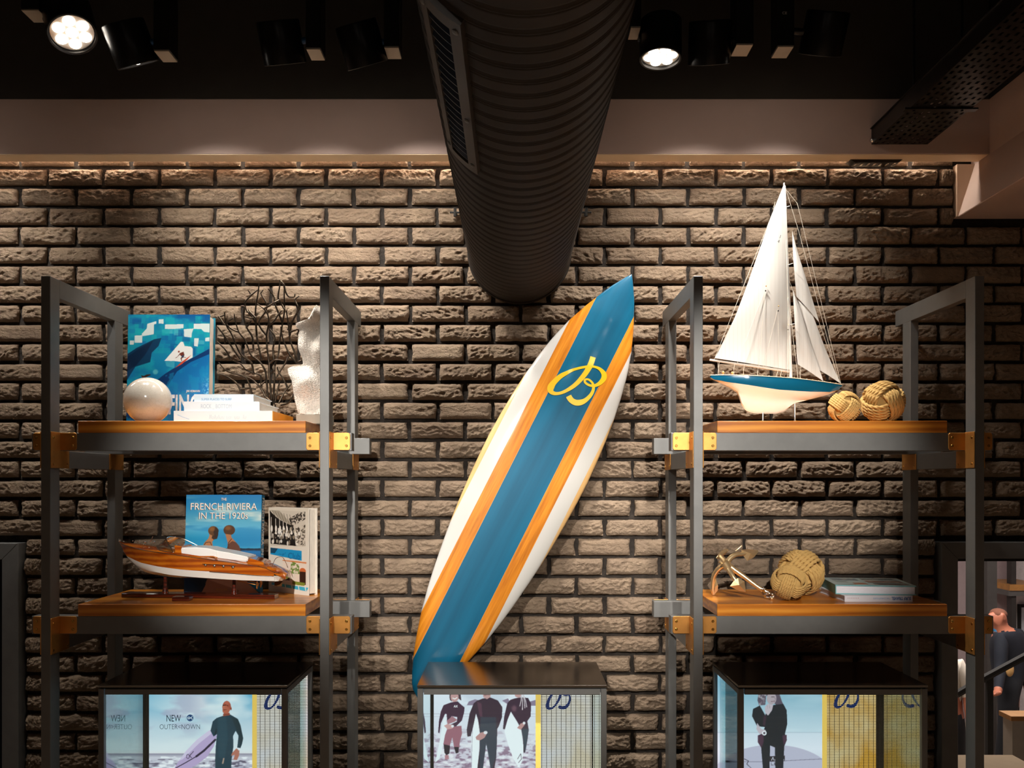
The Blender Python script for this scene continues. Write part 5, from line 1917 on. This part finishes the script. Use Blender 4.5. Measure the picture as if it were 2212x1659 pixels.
sail('mainsail', [(1691.5, 402), (1670, 455), (1640, 540), (1610, 625), (1585, 690), (1560, 745), (1543, 774)], [(1696, 402), (1700, 520), (1705, 660), (1707, 800)], -.006, -.012)
sail('flying_jib', [(1710.5, 501), (1713, 560), (1716, 600), (1720, 641)], [(1710.8, 500), (1722, 545), (1737, 592), (1752, 640), (1769, 697)], -.004, -.006)
sail('staysail', [(1711, 628), (1715, 700), (1718, 750), (1721, 787)], [(1711.5, 628), (1729, 678), (1750, 745), (1776.5, 824)], -.010, -.006)
sail('jib', [(1722, 648), (1729, 680), (1745, 740), (1769, 799)], [(1724, 649), (1753, 676), (1764, 705), (1781, 750), (1797, 788), (1814.5, 828)], -.003, -.006)
LINE = M('rigging thread', '#d9d0c0', .7)


def rig(pts, off=0., r=.0006):
    MB().tube([sy(a, b, off) for a, b in pts], r, 5).build('rigging_line', LINE, yacht)


for ln_ in ([(1693.5, 398), (1543, 776)], [(1698, 455), (1545, 774)], [(1694, 405), (1722, 440), (1816, 829)], [(1694, 398), (1725, 500), (1812, 826)], [(1700, 530), (1769, 697), (1805, 800), (1815, 829)], [(1703, 600), (1712, 628), (1777, 824)],
            [(1676, 447), (1663, 484)], [(1669, 452), (1674, 436), (1667, 485)]):
    rig(ln_, -.002)
for s in (-1, 1):
    for top, bot in (((1697, 470), (1700, 822)), ((1703, 620), (1694, 822)), ((1704, 640), (1716, 823))):
        rig([top, ((top[0] + bot[0]) / 2 + 3, (top[1] + bot[1]) / 2), bot], 0)
        MB().tube([sy(top[0], top[1]), sy((top[0] + bot[0]) / 2 + s * 2, (top[1] + bot[1]) / 2, s * .028), sy(bot[0], bot[1], s * .042)], .0006, 5).build('shroud', LINE, yacht)
for px, a, b in ((1552, 782, 812), (1585, 786, 813), (1606, 788, 815), (1636, 793, 817), (1678, 799, 819), (1686, 800, 820), (1728, 790, 822)):
    rig([(px, a), (px - 3, b)], -.012)
    rig([(px, a), (px + 4, b)], .012)
for p0, p1 in (((1650, 625), (1590, 785)), ((1650, 625), (1636, 792)), ((1677, 668), (1645, 794)), ((1677, 668), (1679, 798)), ((1698, 708), (1700, 801))):
    rig([p0, p1], -.020, .0005)
for px, py in ((1650, 628), (1677, 671), (1698, 711)):
    MB().ball(sy(px, py + 3, -.022), .0028, 10, 6).build('pulley', BLACKGLOSS, yacht, smooth=180)
    MB().ball(sy(px + 1, py - 7, -.022), .0022, 10, 6).build('pulley', BRASS, yacht, smooth=180)
for y_, wd in ((448, .016), (573, .028), (702, .024)):
    xm = np.interp(y_, [395, 822], [1693.5, 1708.5])
    MB().tube([sy(xm, y_, -wd) + Vector((.012, 0, 0)), sy(xm, y_), sy(xm, y_, wd) + Vector((.012, 0, 0))], .0012, 6).build('spreader', SPAR, yacht, smooth=60)
for k in range(20):
    px = 1545 + k * 13.6
    MB().ball(sy(px, ip(STOP, px) - 1.6, -ip(SHB, px) * .93), .0017, 8, 6).build('deck_fitting', GOLD, yacht, smooth=180)
for px in (1562, 1582):
    MB().lathe([(.003, 0), (.003, .010), (.0055, .013), (.001, .017)], sy(px, ip(STOP, px) - .5), (0, 0, 1), 10).build('winch', GOLD, yacht, smooth=50)
for s_, (a, b, c_, d_) in (('J', (1679.5, 1683.5, 511, 518)), ('4', (1676, 1680.5, 521, 528))):
    text_mb(s_, a, b, d_, c_, lambda x, y: sy(x, y, -.0195), 0, .2).build('sail_number', BLACK, yacht)
MB().lathe([(.075, 0), (.078, .004), (.074, .008)], (0, 0, 0), (0, 0, 1), 40).xf(Matrix.Translation(Vector((PX(1685, YS), YS, ZU))) @ Matrix.Scale(.5, 4, (0, 1, 0)) @ Matrix.Scale(1.45, 4, (1, 0, 0))).build('stand_base', BLACKGLOSS, yacht, smooth=40)
for px, ptop in ((1648, 888), (1717, 868)):
    MB().lathe([(.006, 0), (.0055, .004), (.003, .010), (.003, PZ(ptop, YS) - ZU - .006)], (PX(px, YS), YS, ZU + .007), (0, 0, 1), 14).build('stand_post', CHROME, yacht, smooth=50)

# ================================================================== ROPE BALLS (monkey fists)
t = NT('natural rope')
co = t.coord()
t.l(t.ramp(t.noise(co, 220, 5, .7), [(.3, lin('#8f6b34')), (.6, lin('#c9a463')), (.8, lin('#dcbd82'))]), t.b.inputs['Base Color'])
t.b.inputs['Roughness'].default_value = .9
t.bump(t.noise(co, 900, 4), .4, .001)
ROPE = t.m


def fist_mesh(nr):
    """unit radius knot: six patches of parallel rope turns, each patch crossing its neighbours at right angles"""
    mb = MB()
    rr = 1.30 / (nr * 2.0) * .62
    mb.ball((0, 0, 0), .80, 20, 14)
    axes = [(Vector((1, 0, 0)), Vector((0, 1, 0)), Vector((0, 0, 1))), (Vector((0, 1, 0)), Vector((0, 0, 1)), Vector((1, 0, 0))), (Vector((0, 0, 1)), Vector((1, 0, 0)), Vector((0, 1, 0)))]
    for n_, al, ac in axes:
        for sg in (-1, 1):
            for k in range(nr):
                o = (k - (nr - 1) / 2) * rr * 1.86
                path = []
                for i in range(85):
                    a = math.radians(-74 + 148 * i / 84)
                    dip = max(0, abs(math.degrees(a)) - 42) / 32
                    R = 1 - rr - .26 * dip ** 1.4
                    ro_ = math.sqrt(max(.02, R * R - o * o))
                    path.append(n_ * (sg * ro_ * math.cos(a)) + al * (ro_ * math.sin(a)) + ac * (o * (1 - .10 * dip)))
                mb.tube(path, rr * 1.08, 18, lobes=3, twist=(2 * PI / (rr * 9.5)))
    o = mb.build('rope_ball', ROPE, smooth=70, fixn=False)
    me = o.data
    bpy.data.objects.remove(o)
    return me


FM = [fist_mesh(6), fist_mesh(5)]
for lab, mi, px, Y, R, zs, rot in (
        ('small knotted rope ball next to the hull of the sailing yacht', 0, 1824, 3.02, .0545, ZU, (.5, .5, .4)),
        ('large knotted rope ball on the shelf with the sailing yacht', 1, 1907, 3.065, .0745, ZU, (.45, -.5, .25)),
        ('small knotted rope ball touching the anchor shackle', 0, 1704, 3.03, .0605, ZL, (.5, .35, -.35)),
        ('large knotted rope ball behind the small one on the shelf with the anchor', 1, 1730, 3.165, .083, ZL, (.7, -.5, .5))):
    o = bpy.data.objects.new('rope_ball', FM[mi])
    o.location = (PX(px, Y), Y, zs + R * .985)
    o.scale = (R, R, R)
    o.rotation_euler = rot
    COL.objects.link(o)
    tag(o, lab, 'rope ball', 'knotted rope balls on the shelves')

# ================================================================== ANCHOR
anc = thing('anchor', 'polished golden four fluked anchor lying on the shelf', 'anchor', (PX(1600, 3.08), 3.08, ZL))


def ap(zx, zy, Y):
    return P(1520 + zx / 6.8, 1170 + zy / 6.8, Y)


MB().tube(smooth_path([ap(330, 320, 3.105), ap(430, 400, 3.095), ap(600, 520, 3.08), ap(760, 640, 3.065), ap(870, 715, 3.055)], 4), [.0115] * 4 + [.0095] * 4 + [.0085] * 4 + [.0075] * 5, 14).build('shank', GOLD, anc, smooth=60)


def fluke(pts, Y, th, name='fluke'):
    vs = [ap(a, b, Y + dy) for a, b, dy in pts]
    n = len(vs)
    c = sum(vs, Vector()) / n
    m = MB().add(vs + [c + Vector((0, -th, .001)), c + Vector((0, th, 0))], [(i, (i + 1) % n, n) for i in range(n)] + [((i + 1) % n, i, n + 1) for i in range(n)])
    m.build(name, GOLD, anc)


def arm(pts):
    p = smooth_path([ap(*q) for q in pts], 4)
    n = len(p)
    MB().tube(p, [.0105 - .004 * i / n for i in range(n)], 12).build('arm', GOLD, anc, smooth=60)


arm([(345, 300, 3.105), (400, 235, 3.11), (480, 190, 3.115), (570, 180, 3.12), (690, 150, 3.125)])
fluke([(548, 118, 0), (650, 112, .004), (800, 128, 0), (806, 150, 0), (740, 230, -.004), (640, 285, -.004), (575, 200, 0)], 3.12, .010)
arm([(330, 330, 3.105), (230, 390, 3.12), (170, 470, 3.14), (140, 560, 3.15), (135, 700, 3.158), (150, 775, 3.16)])
fluke([(105, 530, .01), (180, 545, -.014), (212, 640, -.016), (205, 720, -.008), (150, 785, 0), (110, 760, .01)], 3.155, .009)
arm([(345, 360, 3.095), (390, 440, 3.075), (440, 530, 3.06), (520, 640, 3.05)])
fluke([(440, 580, 0), (505, 535, 0), (600, 580, 0), (620, 740, 0), (520, 725, .002), (385, 655, 0)], 3.045, .010)
arm([(320, 310, 3.115), (290, 260, 3.13), (240, 200, 3.15), (330, 130, 3.165)])
fluke([(180, 240, 0), (260, 135, .004), (350, 105, .004), (372, 130, 0), (300, 200, 0), (230, 260, 0)], 3.16, .008)
MB().tube([ap(235, 285, 3.10), ap(345, 400, 3.10)], .006, 10).build('crown_pin', GOLD, anc, smooth=60)
MB().tube([ap(470, 135, 3.17), ap(560, 60, 3.17)], .002, 8).build('stock_rod', GOLD, anc, smooth=60)
MB().tube([ap(300, 300, 3.09), ap(360, 395, 3.09)], .0135, 14).build('crown', GOLD, anc, smooth=60)
ring = [ap(965, 790, 3.045) + Vector((.016 * math.cos(k * PI / 8), .004 * math.sin(k * PI / 4), .008 * math.sin(k * PI / 8))) for k in range(16)]
MB().tube(ring, .0036, 8, closed=True).build('shackle', CHROME, anc, smooth=60)
MB().tube([ap(850, 690, 3.055), ap(965, 765, 3.045)], .0068, 10).build('shackle_pin', CHROME, anc, smooth=60)
for zx, zy in ((890, 700), (945, 745), (1010, 775), (1065, 740), (1105, 730), (985, 820)):
    MB().ball(ap(zx, zy, 3.035), .0052, 10, 8).build('chain_link', CHROME, anc, smooth=180)
MB().ball(ap(1000, 835, 3.035), .006, 10, 8).build('chain_link', GOLD, anc, smooth=180)

# ================================================================== LOWER ROOM: shelf, picture, handrail, counter, people
sh = thing('wall_shelf', 'small lit wooden wall shelf on the far wall of the lower room', 'shelf', (PX(2205, 10.4), 10.4, .4))
MB().box(PX(2181, 10.3), PX(2260, 10.3), 10.3, 10.9, PZ(1276, 10.3), PZ(1263, 10.3)).build('board', M('honey wood', '#b98446', .4, var=.15), sh)
MB().box(PX(2181, 10.3), PX(2260, 10.3), 10.32, 10.9, PZ(1288, 10.3), PZ(1276, 10.3)).build('rail', METAL, sh)
pf = thing('picture_frame', 'black framed picture on the far wall of the lower room', 'picture', (PX(2215, 10.8), 10.8, -.2))
MB().box(PX(2202, 10.85), PX(2250, 10.85), 10.83, 10.895, PZ(1400, 10.85), PZ(1306, 10.85)).build('frame', BLACK, pf)
MB().box(PX(2206, 10.83), PX(2246, 10.83), 10.82, 10.835, PZ(1394, 10.83), PZ(1312, 10.83)).build('print', M('pale blue print sheet', '#c3ccd4', .6, var=.1), pf)
hr = thing('handrail', 'sloping black handrail beside the person in the navy jacket', 'handrail', (PX(2150, 7.2), 7.2, ZF))
MB().tube([P(2066, 1500, 7.2), P(2130, 1463, 7.2), P(2212, 1419, 7.2), P(2300, 1372, 7.2)], .03, 8).build('rail', BLACK, hr)
MB().box(PX(2131, 7.2), PX(2143, 7.2), 7.18, 7.22, ZF, PZ(1463, 7.2)).build('post', BLACK, hr)
MB().box(PX(2276, 7.2), PX(2288, 7.2), 7.18, 7.22, ZF, PZ(1385, 7.2)).build('post', BLACK, hr)
ct = thing('sales_counter', 'pale stone counter with wooden top in the lower room', 'counter', (PX(2230, 6.2), 6.4, ZF))
MB().box(PX(2187, 6.2), PX(2420, 6.2), 6.2, 6.32, ZF, PZ(1556, 6.2)).build('body', M('pale grey stone', '#b3aca0', .6, var=.06), ct)
MB().box(PX(2181, 6.2), PX(2420, 6.2), 6.18, 6.34, PZ(1556, 6.2), PZ(1546, 6.2)).build('top', MATS['honey wood'], ct)


def person(label, nodes, edges, mats, origin):
    """skin-modifier body, evaluated to one continuous mesh; faces take the material of the nearest limb"""
    me = bpy.data.meshes.new('person')
    names = list(nodes)
    me.from_pydata([nodes[n][:3] for n in names], [(names.index(a), names.index(b)) for a, b, m in edges], [])
    o = bpy.data.objects.new('person', me)
    COL.objects.link(o)
    md = o.modifiers.new('skin', 'SKIN')
    md.use_smooth_shade = True
    sk = me.skin_vertices[0].data
    for i, n in enumerate(names):
        r = nodes[n][3]
        sk[i].radius = (r, r) if not isinstance(r, tuple) else r
        sk[i].use_root = (n == 'pelvis')
    sb_ = o.modifiers.new('sub', 'SUBSURF')
    sb_.levels = sb_.render_levels = 2
    bpy.context.view_layer.update()
    m2 = bpy.data.meshes.new_from_object(o.evaluated_get(bpy.context.evaluated_depsgraph_get()))
    bpy.data.objects.remove(o)
    for m in mats:
        m2.materials.append(m)
    segs = [(Vector(nodes[a][:3]), Vector(nodes[b][:3]), m) for a, b, m in edges]
    for p in m2.polygons:
        c = p.center
        best, bm = 1e9, 0
        for a, b, m in segs:
            ab = b - a
            t_ = max(0, min(1, (c - a).dot(ab) / ab.length_squared))
            dd = (c - a - ab * t_).length
            if dd < best:
                best, bm = dd, m
        p.material_index = bm
        p.use_smooth = True
    m2.transform(Matrix.Translation(-Vector(origin)))
    ob = bpy.data.objects.new('person', m2)
    ob.location = origin
    COL.objects.link(ob)
    LOC[ob] = Vector(origin)
    return tag(ob, label, 'person')


SKIN = M('skin', '#a8674f', .55, var=.08, vscale=30)
NAVY = M('navy wool', '#0c1320', .85, var=.15, vscale=40)
TROU = M('dark trousers', '#1a1d24', .9, var=.1)
SHOE = M('brown shoe', '#2a1a12', .5)
# standing man, seen from behind and the side, hand on the rail. dx to the right, height above the lower floor
yP = 8.9
ox = PX(2168, yP)


def nd(dx, dy, h, r):
    return (ox + dx, yP + dy, ZF + h, r)


man = {
    'pelvis': nd(.05, 0, .98, (.17, .13)), 'waist': nd(.05, 0, 1.12, (.175, .13)), 'chest': nd(.03, 0, 1.34, (.20, .14)), 'collar': nd(-.02, -.01, 1.47, (.12, .10)),
    'neck': nd(-.05, -.02, 1.535, .060), 'skull': nd(-.07, -.02, 1.62, (.082, .092)), 'crown': nd(-.075, -.015, 1.69, (.066, .076)), 'nose': nd(-.155, -.03, 1.605, .018), 'ear': nd(-.05, -.105, 1.615, .018),
    'sl': nd(-.10, -.14, 1.42, .075), 'el': nd(-.14, -.20, 1.14, .062), 'wl': nd(-.24, -.34, .96, .042), 'hl': nd(-.28, -.40, .94, .030),
    'f1': nd(-.33, -.43, .935, .011), 'f2': nd(-.335, -.41, .93, .011), 'f3': nd(-.33, -.39, .925, .011), 'f4': nd(-.32, -.37, .92, .010), 'th': nd(-.27, -.45, .965, .012),
    'sr': nd(.20, .08, 1.42, .075), 'er': nd(.26, .10, 1.15, .062), 'wr': nd(.24, .0, .92, .042), 'hr': nd(.24, -.03, .83, .032),
    'g1': nd(.25, -.05, .75, .011), 'g2': nd(.24, -.04, .745, .011), 'g3': nd(.23, -.03, .75, .011), 'g4': nd(.225, -.02, .76, .010), 'gt': nd(.26, -.07, .80, .012),
    'kl': nd(-.03, -.10, .52, .085), 'al': nd(-.06, -.02, .10, .055), 'tl': nd(-.20, -.06, .05, .042), 'kr': nd(.12, .10, .52, .085), 'ar': nd(.22, .16, .10, .055), 'tr': nd(.08, .12, .05, .042), 'hipl': nd(0, -.09, .90, .11), 'hipr': nd(.10, .09, .90, .11)}
me_ = [('pelvis', 'waist', 1), ('waist', 'chest', 1), ('chest', 'collar', 1), ('collar', 'neck', 0), ('neck', 'skull', 0), ('skull', 'crown', 0), ('skull', 'nose', 0), ('skull', 'ear', 0),
       ('chest', 'sl', 1), ('sl', 'el', 1), ('el', 'wl', 1), ('wl', 'hl', 0), ('hl', 'f1', 0), ('hl', 'f2', 0), ('hl', 'f3', 0), ('hl', 'f4', 0), ('hl', 'th', 0),
       ('chest', 'sr', 1), ('sr', 'er', 1), ('er', 'wr', 1), ('wr', 'hr', 0), ('hr', 'g1', 0), ('hr', 'g2', 0), ('hr', 'g3', 0), ('hr', 'g4', 0), ('hr', 'gt', 0),
       ('pelvis', 'hipl', 2), ('hipl', 'kl', 2), ('kl', 'al', 2), ('al', 'tl', 3), ('pelvis', 'hipr', 2), ('hipr', 'kr', 2), ('kr', 'ar', 2), ('ar', 'tr', 3)]
pm = person('person in a navy jacket with tan elbow patches standing at the handrail', man, me_, [SKIN, NAVY, TROU, SHOE], (ox, yP, ZF))
MB().ball(nd(-.085, -.262, 1.14, 0)[:3], .055, 16, 10, (.75, .35, 1.25)).build('elbow_patch', M('tan suede', '#c9a066', .8), pm, smooth=180)
MB().lathe([(.072, 0), (.068, .03), (.060, .045)], nd(-.035, -.012, 1.485, 0)[:3], (-.25, 0, 1), 20, caps=False).build('shirt_collar', M('blue shirt', '#2f7fae', .7), pm, smooth=40)
hair = MB()
hair.ball(nd(-.055, -.005, 1.645, 0)[:3], .092, 20, 12, (.84, 1.0, .60))
hair.build('hair', M('cropped hair', '#6f4534', .9), pm, smooth=180)
# second person: white shirt sleeve and hand seen past the door frame
yQ = 8.0
qx = PX(2052, yQ)


def ne(dx, dy, h, r):
    return (qx + dx, yQ + dy, ZF + h, r)


wm = {
    'pelvis': ne(-.05, 0, .95, (.16, .12)), 'waist': ne(-.06, 0, 1.08, (.15, .11)), 'chest': ne(-.07, 0, 1.28, (.17, .12)), 'collar': ne(-.08, 0, 1.40, (.11, .09)), 'neck': ne(-.085, 0, 1.46, .055), 'skull': ne(-.09, -.01, 1.56, (.08, .09)), 'crown': ne(-.09, 0, 1.63, (.065, .075)),
    'nose': ne(-.17, -.01, 1.55, .016), 'sl': ne(.05, -.08, 1.34, .07), 'el': ne(.11, -.12, 1.05, .058), 'wl': ne(.06, -.24, .86, .038), 'hl': ne(.09, -.29, .81, .030), 'f1': ne(.12, -.34, .76, .011), 'f2': ne(.105, -.33, .75, .011), 'f3': ne(.09, -.325, .75, .011), 'f4': ne(.075, -.32, .76, .010), 'th': ne(.055, -.32, .80, .012),
    'sr': ne(-.20, .06, 1.34, .07), 'er': ne(-.25, .05, 1.06, .058), 'wr': ne(-.22, -.05, .86, .038), 'hr': ne(-.21, -.09, .79, .03),
    'hipl': ne(.0, -.08, .87, .10), 'kl': ne(.01, -.10, .50, .08), 'al': ne(.02, -.04, .10, .05), 'tl': ne(-.12, -.06, .05, .04), 'hipr': ne(-.10, .08, .87, .10), 'kr': ne(-.10, .08, .50, .08), 'ar': ne(-.08, .12, .10, .05), 'tr': ne(-.22, .10, .05, .04)}
we_ = [('pelvis', 'waist', 1), ('waist', 'chest', 1), ('chest', 'collar', 1), ('collar', 'neck', 0), ('neck', 'skull', 0), ('skull', 'crown', 0), ('skull', 'nose', 0), ('chest', 'sl', 1), ('sl', 'el', 1), ('el', 'wl', 0), ('wl', 'hl', 0), ('hl', 'f1', 0), ('hl', 'f2', 0), ('hl', 'f3', 0), ('hl', 'f4', 0), ('hl', 'th', 0),
       ('chest', 'sr', 1), ('sr', 'er', 1), ('er', 'wr', 0), ('wr', 'hr', 0), ('pelvis', 'hipl', 2), ('hipl', 'kl', 2), ('kl', 'al', 2), ('al', 'tl', 3), ('pelvis', 'hipr', 2), ('hipr', 'kr', 2), ('kr', 'ar', 2), ('ar', 'tr', 3)]
pw = person('person in a white shirt, half hidden by the metal door frame', wm, we_, [SKIN, M('white cotton', '#dcd3c6', .8, var=.04), TROU, SHOE], (qx, yQ, ZF))
MB().ball(ne(-.075, .012, 1.60, 0)[:3], .094, 20, 12, (.86, 1.0, .72)).build('hair', M('dark brown hair', '#2c1d15', .8), pw, smooth=180)
